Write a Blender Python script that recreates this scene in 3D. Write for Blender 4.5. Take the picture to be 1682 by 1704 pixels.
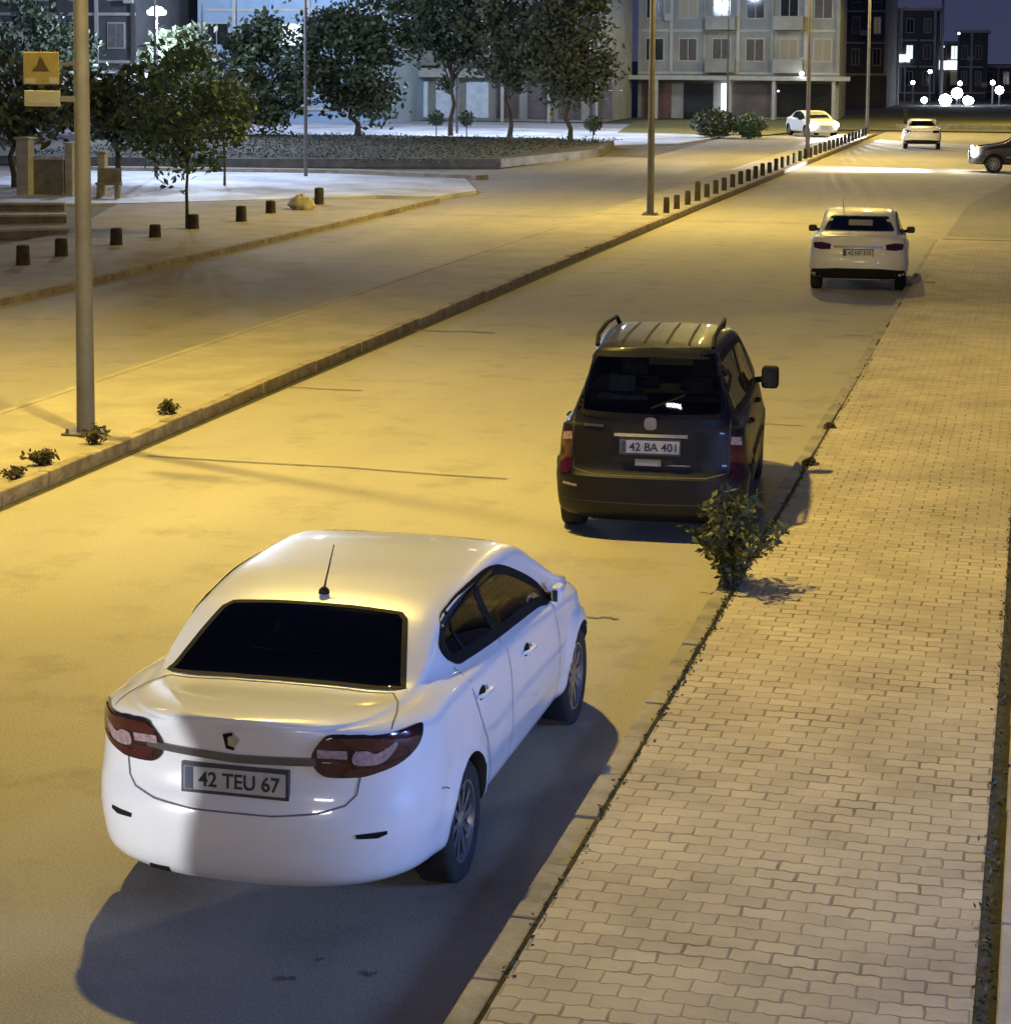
import bpy, bmesh, math, random
import numpy as np
from mathutils import Vector, Matrix
from mathutils.bvhtree import BVHTree
from mathutils.geometry import delaunay_2d_cdt
for o in list(bpy.data.objects): bpy.data.objects.remove(o)
SC = bpy.context.scene
COL = SC.collection
random.seed(7)
R = math.radians

# ------------------------------------------------------------------ camera
cd = bpy.data.cameras.new('camera'); cam = bpy.data.objects.new('camera', cd); COL.objects.link(cam)
cd.sensor_fit = 'HORIZONTAL'; cd.sensor_width = 36
cd.lens = 3534.6/1682*36
cd.shift_x = 0.0; cd.shift_y = (427.6-852)/1682
cd.clip_start = 0.1; cd.clip_end = 3000
yaw, pitch, roll = .2487, .0940, .0064
f = Vector((-math.sin(yaw)*math.cos(pitch), math.cos(yaw)*math.cos(pitch), -math.sin(pitch)))
r = Vector((math.cos(yaw), math.sin(yaw), 0)); u = r.cross(f)
r2 = r*math.cos(roll)+u*math.sin(roll); u2 = -r*math.sin(roll)+u*math.cos(roll)
M = Matrix((r2, u2, -f)).transposed().to_4x4(); M.translation = Vector((0, 0, 4.2671))
cam.matrix_world = M
SC.camera = cam

# ------------------------------------------------------------------ world, exposure
SC.view_settings.view_transform = 'Standard'; SC.view_settings.look = 'None'
SC.view_settings.exposure = 0.12; SC.view_settings.gamma = 1.0
SC.cycles.use_denoising = True
SC.cycles.max_bounces = 6; SC.cycles.transparent_max_bounces = 12
SC.cycles.sample_clamp_indirect = 6.0; SC.cycles.sample_clamp_direct = 0.0
W = bpy.data.worlds.new("World"); SC.world = W; W.use_nodes = True
nt = W.node_tree; nt.nodes.clear()
wo = nt.nodes.new('ShaderNodeOutputWorld'); bg = nt.nodes.new('ShaderNodeBackground')
tc = nt.nodes.new('ShaderNodeTexCoord'); sp = nt.nodes.new('ShaderNodeSeparateXYZ')
cr = nt.nodes.new('ShaderNodeValToRGB')
nt.links.new(tc.outputs['Generated'], sp.inputs[0]); nt.links.new(sp.outputs['Z'], cr.inputs[0])
cr.color_ramp.elements[0].position = 0.0; cr.color_ramp.elements[0].color = (.042, .046, .095, 1)
cr.color_ramp.elements[1].position = .12; cr.color_ramp.elements[1].color = (.026, .034, .088, 1)
nt.links.new(cr.outputs[0], bg.inputs[0]); bg.inputs[1].default_value = 0.9
nt.links.new(bg.outputs[0], wo.inputs[0])

SODIUM = (1.0, .73, .155); COOL = (.62, .74, 1.0)
def light(name, kind, loc, power, color, target=None, size=.3, size_y=None, spot=None, blend=.3):
    ld = bpy.data.lights.new(name, kind); ld.energy = power; ld.color = color
    if kind == 'AREA':
        ld.size = size
        if size_y: ld.shape = 'RECTANGLE'; ld.size_y = size_y
    else: ld.shadow_soft_size = size
    if kind == 'SPOT': ld.spot_size = R(spot); ld.spot_blend = blend
    o = bpy.data.objects.new(name, ld); COL.objects.link(o); o.location = loc
    if target is not None:
        o.rotation_euler = (Vector(target)-Vector(loc)).to_track_quat('-Z', 'Y').to_euler()
    return o
# added fills, sources unseen: bluish from the right, neutral from behind the camera
light('side_fill_light', 'AREA', (5.6, 9.5, 2.1), 560, (.22, .40, 1.0), (-3.0, 11.6, .7), 2.2, 1.0)
light('rear_fill_light', 'AREA', (-1.2, -5.0, 5.2), 310, (1.0, .88, .86), (-3.6, 9.0, .6), 3.0, 1.0)

# added narrow spot, source unseen: the cold bright patch on the near bumper
light('bumper_patch_spot', 'SPOT', (-10.2, -2.0, 1.0), 5200, (.92, .95, 1.0), (-5.05, 9.3, .70), .05, spot=9.4, blend=.08)

# ------------------------------------------------------------------ materials
def mat(name, color, rough=.6, metal=0, coat=0, emis=None, estr=0, noise=0, nscale=8, bump=0, bscale=40, spec=.5, color2=None, ramp=(.35, .65), coord='Object'):
    m = bpy.data.materials.new(name); m.use_nodes = True; t = m.node_tree; N = t.nodes; L = t.links
    b = N['Principled BSDF']
    b.inputs['Base Color'].default_value = (*color, 1); b.inputs['Roughness'].default_value = rough
    b.inputs['Metallic'].default_value = metal; b.inputs['Coat Weight'].default_value = coat
    b.inputs['Coat Roughness'].default_value = .05; b.inputs['Specular IOR Level'].default_value = spec
    if emis: b.inputs['Emission Color'].default_value = (*emis, 1); b.inputs['Emission Strength'].default_value = estr
    tcn = N.new('ShaderNodeTexCoord')
    if noise or color2:
        n = N.new('ShaderNodeTexNoise'); n.inputs['Scale'].default_value = nscale; n.inputs['Detail'].default_value = 6
        n.inputs['Roughness'].default_value = .65
        L.new(tcn.outputs[coord], n.inputs['Vector'])
        c = N.new('ShaderNodeValToRGB'); c.color_ramp.elements[0].position = ramp[0]; c.color_ramp.elements[1].position = ramp[1]
        a = color2 if color2 else tuple(x*(1-noise) for x in color)
        bb = color if color2 else tuple(min(1, x*(1+noise)) for x in color)
        c.color_ramp.elements[0].color = (*a, 1); c.color_ramp.elements[1].color = (*bb, 1)
        L.new(n.outputs['Fac'], c.inputs[0]); L.new(c.outputs[0], b.inputs['Base Color'])
    if bump:
        n2 = N.new('ShaderNodeTexNoise'); n2.inputs['Scale'].default_value = bscale; n2.inputs['Detail'].default_value = 5
        L.new(tcn.outputs[coord], n2.inputs['Vector'])
        bp = N.new('ShaderNodeBump'); bp.inputs['Strength'].default_value = bump; bp.inputs['Distance'].default_value = .02
        L.new(n2.outputs['Fac'], bp.inputs['Height']); L.new(bp.outputs[0], b.inputs['Normal'])
    return m
def glass(name, tint, rough=.03, black=.0):
    m = bpy.data.materials.new(name); m.use_nodes = True; t = m.node_tree; N = t.nodes; L = t.links
    N.remove(N['Principled BSDF']); out = N['Material Output']
    fr = N.new('ShaderNodeFresnel'); fr.inputs[0].default_value = 1.5
    tr = N.new('ShaderNodeBsdfTransparent'); tr.inputs[0].default_value = (*tint, 1)
    gl = N.new('ShaderNodeBsdfGlossy'); gl.inputs['Roughness'].default_value = rough
    mx = N.new('ShaderNodeMixShader'); L.new(fr.outputs[0], mx.inputs[0]); L.new(tr.outputs[0], mx.inputs[1]); L.new(gl.outputs[0], mx.inputs[2])
    L.new(mx.outputs[0], out.inputs[0]); return m

def road_mat(name, base, dark, light_, streak=True):
    m = bpy.data.materials.new(name); m.use_nodes = True; t = m.node_tree; N = t.nodes; L = t.links
    b = N['Principled BSDF']; b.inputs['Roughness'].default_value = .82; b.inputs['Specular IOR Level'].default_value = .35
    tcn = N.new('ShaderNodeTexCoord'); mp = N.new('ShaderNodeMapping'); mp.inputs['Scale'].default_value = (1, .22, 1)
    L.new(tcn.outputs['Object'], mp.inputs[0])
    n = N.new('ShaderNodeTexNoise'); n.inputs['Scale'].default_value = .55; n.inputs['Detail'].default_value = 5; L.new(mp.outputs[0], n.inputs['Vector'])
    c = N.new('ShaderNodeValToRGB'); c.color_ramp.elements[0].position = .3; c.color_ramp.elements[1].position = .72
    c.color_ramp.elements[0].color = (*base, 1); c.color_ramp.elements[1].color = (*light_, 1); L.new(n.outputs['Fac'], c.inputs[0])
    n3 = N.new('ShaderNodeTexNoise'); n3.inputs['Scale'].default_value = 1.3; n3.inputs['Detail'].default_value = 9; n3.inputs['Roughness'].default_value = .7
    L.new(tcn.outputs['Object'], n3.inputs['Vector'])
    c3 = N.new('ShaderNodeValToRGB'); c3.color_ramp.elements[0].position = .52; c3.color_ramp.elements[1].position = .78
    c3.color_ramp.elements[0].color = (0, 0, 0, 1); c3.color_ramp.elements[1].color = (1, 1, 1, 1); L.new(n3.outputs['Fac'], c3.inputs[0])
    mx = N.new('ShaderNodeMix'); mx.data_type = 'RGBA'; L.new(c3.outputs[0], mx.inputs[0]); L.new(c.outputs[0], mx.inputs[6]); mx.inputs[7].default_value = (*dark, 1)
    n4 = N.new('ShaderNodeTexNoise'); n4.inputs['Scale'].default_value = 70; n4.inputs['Detail'].default_value = 3; L.new(tcn.outputs['Object'], n4.inputs['Vector'])
    mr = N.new('ShaderNodeMapRange'); mr.inputs[1].default_value = .3; mr.inputs[2].default_value = .7; mr.inputs[3].default_value = .78; mr.inputs[4].default_value = 1.18
    L.new(n4.outputs['Fac'], mr.inputs[0])
    mul = N.new('ShaderNodeMix'); mul.data_type = 'RGBA'; mul.blend_type = 'MULTIPLY'; mul.inputs[0].default_value = 1
    L.new(mx.outputs[2], mul.inputs[6]); L.new(mr.outputs[0], mul.inputs[7]); L.new(mul.outputs[2], b.inputs['Base Color'])
    bp = N.new('ShaderNodeBump'); bp.inputs['Strength'].default_value = .35; bp.inputs['Distance'].default_value = .008
    L.new(n4.outputs['Fac'], bp.inputs['Height']); L.new(bp.outputs[0], b.inputs['Normal'])
    return m

def paver_mat():
    m = bpy.data.materials.new('interlocking_pavers'); m.use_nodes = True; t = m.node_tree; N = t.nodes; L = t.links
    b = N['Principled BSDF']; b.inputs['Roughness'].default_value = .85
    tcn = N.new('ShaderNodeTexCoord')
    # wobble of the courses
    nz = N.new('ShaderNodeTexNoise'); nz.inputs['Scale'].default_value = 1.7; nz.inputs['Detail'].default_value = 2; L.new(tcn.outputs['Object'], nz.inputs['Vector'])
    v1 = N.new('ShaderNodeVectorMath'); v1.operation = 'SUBTRACT'; v1.inputs[1].default_value = (.5, .5, .5); L.new(nz.outputs['Color'], v1.inputs[0])
    v2 = N.new('ShaderNodeVectorMath'); v2.operation = 'SCALE'; v2.inputs['Scale'].default_value = .05; L.new(v1.outputs[0], v2.inputs[0])
    nf = N.new('ShaderNodeTexNoise'); nf.inputs['Scale'].default_value = 13; nf.inputs['Detail'].default_value = 2; L.new(tcn.outputs['Object'], nf.inputs['Vector'])
    v3 = N.new('ShaderNodeVectorMath'); v3.operation = 'SUBTRACT'; v3.inputs[1].default_value = (.5, .5, .5); L.new(nf.outputs['Color'], v3.inputs[0])
    v4 = N.new('ShaderNodeVectorMath'); v4.operation = 'SCALE'; v4.inputs['Scale'].default_value = .016; L.new(v3.outputs[0], v4.inputs[0])
    a1 = N.new('ShaderNodeVectorMath'); L.new(tcn.outputs['Object'], a1.inputs[0]); L.new(v2.outputs[0], a1.inputs[1])
    a2 = N.new('ShaderNodeVectorMath'); L.new(a1.outputs[0], a2.inputs[0]); L.new(v4.outputs[0], a2.inputs[1])
    # I-shaped stones: every stone's long edge steps in and out
    sx = N.new('ShaderNodeSeparateXYZ'); L.new(a2.outputs[0], sx.inputs[0])
    pp = N.new('ShaderNodeMath'); pp.operation = 'PINGPONG'; pp.inputs[1].default_value = .055; L.new(sx.outputs[0], pp.inputs[0])
    ms = N.new('ShaderNodeMapRange'); ms.interpolation_type = 'SMOOTHSTEP'; ms.inputs[1].default_value = .018; ms.inputs[2].default_value = .036
    ms.inputs[3].default_value = -.005; ms.inputs[4].default_value = .005; L.new(pp.outputs[0], ms.inputs[0])
    ad = N.new('ShaderNodeMath'); L.new(sx.outputs[1], ad.inputs[0]); L.new(ms.outputs[0], ad.inputs[1])
    cx = N.new('ShaderNodeCombineXYZ'); L.new(sx.outputs[0], cx.inputs[0]); L.new(ad.outputs[0], cx.inputs[1])
    def brick(mortar, smooth):
        br = N.new('ShaderNodeTexBrick'); br.offset = .5; br.inputs['Scale'].default_value = 1
        br.inputs['Brick Width'].default_value = .205; br.inputs['Row Height'].default_value = .128
        br.inputs['Mortar Size'].default_value = mortar; br.inputs['Mortar Smooth'].default_value = smooth; br.inputs['Bias'].default_value = 0
        L.new(cx.outputs[0], br.inputs['Vector']); return br
    br = brick(.006, .7)
    br.inputs['Color1'].default_value = (.40, .345, .25, 1); br.inputs['Color2'].default_value = (.48, .415, .305, 1); br.inputs['Mortar'].default_value = (.32, .27, .185, 1)
    # joints are dark and wide only in places
    nj = N.new('ShaderNodeTexNoise'); nj.inputs['Scale'].default_value = 2.6; nj.inputs['Detail'].default_value = 5; L.new(tcn.outputs['Object'], nj.inputs['Vector'])
    jr = N.new('ShaderNodeMapRange'); jr.inputs[1].default_value = .47; jr.inputs[2].default_value = .70; jr.inputs[3].default_value = 0; jr.inputs[4].default_value = 1; L.new(nj.outputs['Fac'], jr.inputs[0])
    br2 = brick(.010, .3)
    mm = N.new('ShaderNodeMath'); mm.operation = 'MULTIPLY'; L.new(br2.outputs['Fac'], mm.inputs[0]); L.new(jr.outputs[0], mm.inputs[1])
    mx = N.new('ShaderNodeMix'); mx.data_type = 'RGBA'; L.new(mm.outputs[0], mx.inputs[0]); L.new(br.outputs['Color'], mx.inputs[6]); mx.inputs[7].default_value = (.20, .165, .105, 1)
    nb = N.new('ShaderNodeTexNoise'); nb.inputs['Scale'].default_value = .9; nb.inputs['Detail'].default_value = 8; nb.inputs['Roughness'].default_value = .7; L.new(tcn.outputs['Object'], nb.inputs['Vector'])
    mr = N.new('ShaderNodeMapRange'); mr.inputs[1].default_value = .3; mr.inputs[2].default_value = .7; mr.inputs[3].default_value = .78; mr.inputs[4].default_value = 1.2; L.new(nb.outputs['Fac'], mr.inputs[0])
    mul = N.new('ShaderNodeMix'); mul.data_type = 'RGBA'; mul.blend_type = 'MULTIPLY'; mul.inputs[0].default_value = 1
    L.new(mx.outputs[2], mul.inputs[6]); L.new(mr.outputs[0], mul.inputs[7]); L.new(mul.outputs[2], b.inputs['Base Color'])
    inv = N.new('ShaderNodeMath'); inv.operation = 'SUBTRACT'; inv.inputs[0].default_value = 1; L.new(br.outputs['Fac'], inv.inputs[1])
    s2 = N.new('ShaderNodeMath'); s2.operation = 'SUBTRACT'; L.new(inv.outputs[0], s2.inputs[0]); L.new(mm.outputs[0], s2.inputs[1])
    s3 = N.new('ShaderNodeMath'); s3.operation = 'MULTIPLY_ADD'; s3.inputs[1].default_value = .5; L.new(nf.outputs['Fac'], s3.inputs[0]); L.new(s2.outputs[0], s3.inputs[2])
    bp = N.new('ShaderNodeBump'); bp.inputs['Strength'].default_value = .7; bp.inputs['Distance'].default_value = .012
    L.new(s3.outputs[0], bp.inputs['Height']); L.new(bp.outputs[0], b.inputs['Normal'])
    return m

M_ = {}
M_['asphalt'] = road_mat('asphalt', (.29, .265, .225), (.205, .188, .155), (.355, .325, .27))
M_['asphalt_far'] = road_mat('asphalt_worn', (.22, .20, .17), (.15, .137, .11), (.30, .275, .23))
M_['asphalt_grey'] = road_mat('asphalt_grey', (.12, .115, .11), (.08, .075, .07), (.19, .18, .17))
M_['asphalt_cross'] = road_mat('asphalt_cross', (.20, .188, .168), (.15, .14, .125), (.26, .243, .215))
M_['paver'] = paver_mat()
M_['kerb'] = mat('kerb_concrete', (.27, .245, .20), .85, noise=.3, nscale=3, bump=.4, bscale=30)
M_['kerb_old'] = mat('kerb_old', (.24, .20, .15), .9, noise=.35, nscale=4, bump=.5, bscale=25)
M_['slab'] = mat('slab', (.34, .31, .26), .85, noise=.25, nscale=1.2, bump=.3, bscale=50)
M_['dust'] = mat('median_dust', (.25, .225, .18), .95, color2=(.34, .305, .24), nscale=1.1, bump=.4, bscale=25)
M_['plaza'] = mat('plaza_paving', (.42, .43, .46), .7, noise=.38, nscale=.35, bump=.2)
M_['soil'] = mat('soil', (.07, .065, .05), .95, noise=.5, nscale=2, bump=.8, bscale=10)
M_['joint'] = mat('joint_dirt', (.035, .032, .02), .95, noise=.6, nscale=10)
M_['grass'] = mat('grass', (.12, .13, .035), .9, color2=(.20, .18, .06), nscale=.4, bump=.8, bscale=12)
M_['grass_dim'] = mat('verge_grass', (.10, .105, .05), .95, color2=(.17, .15, .10), nscale=.8, bump=.6, bscale=10)
M_['bed_edge'] = mat('bed_edge_stone', (.09, .085, .08), .9, noise=.3, nscale=2)
M_['ground'] = mat('ground', (.10, .095, .085), .95, noise=.3, nscale=.2)
M_['steel'] = mat('galvanised_steel', (.13, .13, .155), .6, metal=.1, noise=.15, nscale=3)
M_['dark_steel'] = mat('dark_steel', (.12, .11, .10), .5, metal=.3, noise=.2)
M_['housing'] = mat('lamp_housing', (.3, .3, .3), .5, metal=.4)
M_['sodium'] = mat('sodium_glow', (1, .8, .4), .5, emis=(1, .72, .28), estr=60)
M_['cool_glow'] = mat('cool_glow', (1, 1, 1), .5, emis=(.86, .92, 1), estr=22)
M_['cool_glow_soft'] = mat('cool_glow_soft', (1, 1, 1), .5, emis=(.80, .88, 1), estr=3.2)
M_['headlight'] = mat('headlight_glow', (1, 1, 1), .5, emis=(.93, .97, 1), estr=160)
M_['lit_sign'] = mat('lit_sign', (1, 1, 1), .5, emis=(.85, .87, 1), estr=1.6)
M_['lit_window'] = mat('lit_window', (1, 1, 1), .5, emis=(.75, .95, 1), estr=1.15)
M_['bollard'] = mat('bollard_concrete', (.035, .03, .018), .9, noise=.4, nscale=8, bump=.5)
M_['white_paint'] = mat('white_car_paint', (.80, .80, .80), .32, coat=.8, noise=.03, nscale=3)
M_['white_paint_dirty'] = mat('white_car_paint_dusty', (.66, .64, .62), .4, coat=.5, noise=.06, nscale=2)
M_['dark_paint'] = mat('dark_car_paint', (.007, .007, .0085), .5, coat=.15, spec=.3, noise=.2, nscale=4)
M_['dark_paint_dusty'] = mat('dark_car_paint_dusty', (.03, .028, .03), .4, coat=.5, noise=.2, nscale=4)
M_['trim'] = mat('black_trim', (.012, .012, .013), .75, noise=.2, nscale=20, spec=.15)
M_['interior'] = mat('car_interior', (.06, .056, .05), .8, noise=.3, nscale=6)
M_['seat'] = mat('seat_fabric', (.20, .19, .17), .9, noise=.3, nscale=20)
M_['tyre'] = mat('tyre_rubber', (.02, .02, .021), .8, noise=.3, nscale=15, bump=.3)
M_['rim'] = mat('alloy_rim', (.32, .33, .36), .35, metal=.8, noise=.15, nscale=10)
M_['chrome'] = mat('chrome', (.60, .60, .62), .18, metal=1, noise=.05)
M_['grey_chrome'] = mat('dull_chrome', (.20, .20, .22), .3, metal=.8, noise=.05)
M_['lamp_red'] = mat('tail_lamp_red', (.05, .004, .008), .12, coat=1, noise=.5, nscale=9)
M_['lamp_dark'] = mat('tail_lamp_surround', (.02, .008, .010), .15, coat=1, noise=.3)
M_['lamp_clear'] = mat('tail_lamp_clear', (.34, .24, .25), .12, coat=1, noise=.35, nscale=40)
M_['plate'] = mat('plate_white', (.50, .50, .50), .5, noise=.1, nscale=12)
M_['plate_frame'] = mat('plate_frame', (.05, .05, .06), .5)
M_['plate_blue'] = mat('plate_blue', (.05, .06, .12), .5)
M_['plate_text'] = mat('plate_text', (.03, .03, .03), .6)
M_['glass'] = glass('tinted_glass', (.22, .24, .22))
M_['glass_dark'] = glass('dark_tinted_glass', (.42, .43, .36))
M_['glass_clear'] = glass('clear_glass', (.72, .76, .72))
M_['window_dark'] = mat('window_glass_dark', (.02, .023, .025), .1, noise=.3)
M_['bark'] = mat('bark', (.07, .055, .04), .9, noise=.4, nscale=10, bump=.8)
M_['sign_back'] = mat('sign_grey', (.22, .22, .21), .5, noise=.1)
M_['sign_yellow'] = mat('sign_yellow', (.17, .14, .06), .5, noise=.12, nscale=9)
M_['sign_white'] = mat('sign_white', (.22, .22, .22), .5, noise=.05)
M_['sign_mark'] = mat('sign_mark', (.035, .03, .012), .6)
def leafmat(name, a, b, sc=6):
    m = mat(name, a, .6, color2=b, nscale=sc, ramp=(.3, .7)); return m
M_['leaf_a'] = leafmat('leaves_bright', (.13, .22, .13), (.05, .085, .055))
M_['leaf_b'] = leafmat('leaves_dark', (.07, .10, .05), (.03, .046, .024))
M_['leaf_c'] = leafmat('leaves_mid', (.12, .14, .08), (.045, .06, .036))
M_['leaf_cover'] = leafmat('leaves_ground_cover', (.034, .050, .028), (.02, .030, .018))
M_['leaf_weed'] = leafmat('leaves_weed', (.11, .125, .045), (.04, .05, .02), 14)
M_['leaf_dry'] = leafmat('leaves_dry', (.09, .075, .03), (.04, .035, .015), 14)

# ------------------------------------------------------------------ helpers
class MB:
    def __init__(s): s.v = []; s.f = []; s.m = []
    def add(s, v, f, mi=0):
        k = len(s.v); s.v += [tuple(p) for p in v]; s.f += [tuple(i+k for i in q) for q in f]; s.m += [mi]*len(f)
    def box(s, x0, x1, y0, y1, z0, z1, mi=0):
        s.add([(x0,y0,z0),(x1,y0,z0),(x1,y1,z0),(x0,y1,z0),(x0,y0,z1),(x1,y0,z1),(x1,y1,z1),(x0,y1,z1)],
              [(0,3,2,1),(4,5,6,7),(0,1,5,4),(1,2,6,5),(2,3,7,6),(3,0,4,7)], mi)
    def prism(s, poly, z0, z1, mi=0):
        n = len(poly)
        a = sum(poly[i][0]*poly[(i+1) % n][1]-poly[(i+1) % n][0]*poly[i][1] for i in range(n))
        if a < 0: poly = poly[::-1]
        v = [(x, y, z0) for x, y in poly]+[(x, y, z1) for x, y in poly]
        s.add(v, [tuple(range(n-1, -1, -1)), tuple(range(n, 2*n))]+[(i, (i+1) % n, n+(i+1) % n, n+i) for i in range(n)], mi)
    def tube(s, pts, rad, n=8, mi=0, cap=True):
        pts = [Vector(p) for p in pts]; rad = rad if isinstance(rad, (list, tuple)) else [rad]*len(pts)
        v = []; fs = []
        for i, p in enumerate(pts):
            d = (pts[min(i+1, len(pts)-1)]-pts[max(i-1, 0)]).normalized()
            a = d.cross(Vector((0, 0, 1)) if abs(d.z) < .9 else Vector((1, 0, 0))).normalized(); b = d.cross(a)
            for k in range(n):
                t = 2*math.pi*k/n; v.append(p+(a*math.cos(t)+b*math.sin(t))*rad[i])
        for i in range(len(pts)-1):
            for k in range(n): fs.append((i*n+k, i*n+(k+1) % n, (i+1)*n+(k+1) % n, (i+1)*n+k))
        if cap: fs += [tuple(range(n))[::-1], tuple(range((len(pts)-1)*n, len(pts)*n))]
        s.add(v, fs, mi)
    def lathe(s, prof, axis='z', c=(0, 0, 0), n=32, mi=0):
        v = []; fs = []
        for (rr, h) in prof:
            for k in range(n):
                t = 2*math.pi*k/n; a, b = rr*math.cos(t), rr*math.sin(t)
                v.append((c[0]+a, c[1]+b, c[2]+h) if axis == 'z' else (c[0]+h, c[1]+a, c[2]+b))
        for i in range(len(prof)-1):
            for k in range(n): fs.append((i*n+k, i*n+(k+1) % n, (i+1)*n+(k+1) % n, (i+1)*n+k))
        s.add(v, fs, mi)
    def build(s, name, mats, parent=None, loc=None, rotz=0, smooth=False, kind=None, bevel=0):
        me = bpy.data.meshes.new(name); me.from_pydata(s.v, [], s.f); me.update()
        for m in (mats if isinstance(mats, (list, tuple)) else [mats]): me.materials.append(m)
        me.polygons.foreach_set('material_index', s.m)
        if smooth:
            me.polygons.foreach_set('use_smooth', [True]*len(me.polygons)); me.set_sharp_from_angle(angle=R(38))
        o = bpy.data.objects.new(name, me); COL.objects.link(o)
        if loc is not None: o.location = loc
        o.rotation_euler.z = rotz
        if parent: o.parent = parent
        if kind: o['kind'] = kind
        if bevel:
            md = o.modifiers.new('bevel', 'BEVEL'); md.width = bevel; md.segments = 2; md.limit_method = 'ANGLE'
        return o
def tag(o, label=None, cat=None, group=None, kind=None):
    if label: o['label'] = label
    if cat: o['category'] = cat
    if group: o['group'] = group
    if kind: o['kind'] = kind
    return o
def empty(name, loc=(0, 0, 0), rz=0, label=None, cat=None, group=None):
    o = bpy.data.objects.new(name, None); COL.objects.link(o); o.location = loc; o.rotation_euler.z = rz; o.empty_display_size = .3
    return tag(o, label, cat, group)
def copy_tree(o, parent=None):
    c = o.copy(); COL.objects.link(c); c.parent = parent
    for ch in [x for x in bpy.data.objects if x.parent == o]: copy_tree(ch, c)
    return c
def sheet(name, poly, z, m, kind='structure'):
    b = MB(); n = len(poly)
    a = sum(poly[i][0]*poly[(i+1) % n][1]-poly[(i+1) % n][0]*poly[i][1] for i in range(n))
    if a < 0: poly = poly[::-1]
    b.add([(x, y, z) for x, y in poly], [tuple(range(n))]); return b.build(name, m, kind=kind)
ORD = ['first','second','third','fourth','fifth','sixth','seventh','eighth','ninth','tenth','eleventh','twelfth','thirteenth','fourteenth','fifteenth','sixteenth','seventeenth','eighteenth','nineteenth','twentieth','twenty-first','twenty-second','twenty-third','twenty-fourth','twenty-fifth','twenty-sixth','twenty-seventh','twenty-eighth','twenty-ninth','thirtieth','thirty-first','thirty-second','thirty-third','thirty-fourth','thirty-fifth','thirty-sixth','thirty-seventh']

# ------------------------------------------------------------------ ground and roads
sheet('ground', [(-1500, -300), (1500, -300), (1500, 2500), (-1500, 2500)], -.03, M_['ground'])
sheet('road', [(-9.42, -40), (-2.42, -40), (-2.45, 51.0), (14, 51.5), (40, 51.5), (40, 128), (-9.2, 128), (-9.45, 60)], 0, M_['asphalt'])
sheet('opposite_road', [(-17.3, -40), (-11.7, -40), (-11.5, 60), (-11.0, 120), (-17.0, 118), (-16.3, 75), (-17.2, 52)], .0, M_['asphalt_far'])
sheet('side_street', [(-60, 60.5), (-17.3, 58), (-17.1, 55), (-16.3, 75), (-16.6, 90), (-19, 90), (-20.2, 78), (-33, 71), (-60, 71)], -.004, M_['asphalt_far'])
sheet('crossing_lane', [(-2.3, 52.5), (30, 53.5), (30, 78), (-1.2, 76), (-2.2, 64)], .004, M_['asphalt_cross'])
# near side pavement
sheet('pavement', [(-2.262, -10), (-.20, -10), (-.20, 16), (-.36, 50.3), (-2.38, 50.3), (-2.262, 20)], .10, M_['paver'])
b = MB()
y = -9.0; random.seed(3)
while y < 50:                                   # kerb stones one by one, joints between them
    w = .72; j = .012; dx = random.uniform(-.006, .006); dz = random.uniform(-.006, .006)
    b.box(-2.42+dx-(0.0009*max(0, y)), -2.285+dx-(0.0009*max(0, y)), y+j, y+w, -.05, .085+dz); y += w
b.build('kerb', M_['kerb'], kind='structure', bevel=.012)
sheet('kerb_joint', [(-2.30, -10), (-2.22, -10), (-2.24, 20), (-2.35, 50.3), (-2.42, 50.3), (-2.31, 20)], .080, M_['joint'])
b = MB(); b.box(-2.28, -.1, 50.3, 50.45, -.05, .11); b.build('kerb_end', M_['kerb'], kind='structure', bevel=.01)
# strip beyond the pavement: dirt joint, concrete edging, slabs
sheet('edge_joint', [(-.25, -10), (-.05, -10), (-.1, 16), (-.3, 50.3), (-.42, 50.3), (-.24, 16)], .096, M_['joint'])
b = MB(); y = -9.0
while y < 50:
    o_ = -.004*max(0, y-10)
    b.box(-.10+o_, .9, y+.01, y+1.6, -.05, .115+random.uniform(-.004, .004)); y += 1.6
b.build('slab_strip', M_['slab'], kind='structure', bevel=.01)
sheet('forecourt', [(.85, -10), (40, -10), (40, 51.5), (.85, 50.4)], .08, M_['slab'])
# median
sheet('median', [(-11.7, -30), (-9.52, -30), (-9.58, 60), (-9.3, 121), (-11.0, 120), (-11.5, 60)], .125, M_['dust'])
b = MB(); y = -8.0
while y < 121:
    def kx(t): return -9.42-(.0035*(t-5) if t < 30 else .0875)+(.0042*max(0, t-55))
    w = 1.0; d = random.uniform(-.012, .012)
    v = [(kx(y)-.14+d, y+.012), (kx(y)+d, y+.012), (kx(y+w)+d, y+w), (kx(y+w)-.14+d, y+w)]
    b.prism(v, -.05, .15+random.uniform(-.012, .012)); y += w
b.build('median_kerb', M_['kerb_old'], kind='structure', bevel=.015)
sheet('gutter_dirt', [(-9.5, -8), (-9.34, -8), (-9.38, 30), (-9.42, 60), (-9.2, 110), (-9.3, 110), (-9.55, 60), (-9.55, 30)], .004, M_['joint'])
b = MB(); b.prism([(-11.82, -30), (-11.7, -30), (-11.5, 60), (-11.0, 120), (-11.12, 120), (-11.62, 60)], -.02, .13); b.build('median_back_kerb', M_['dust'], kind='structure')
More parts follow.
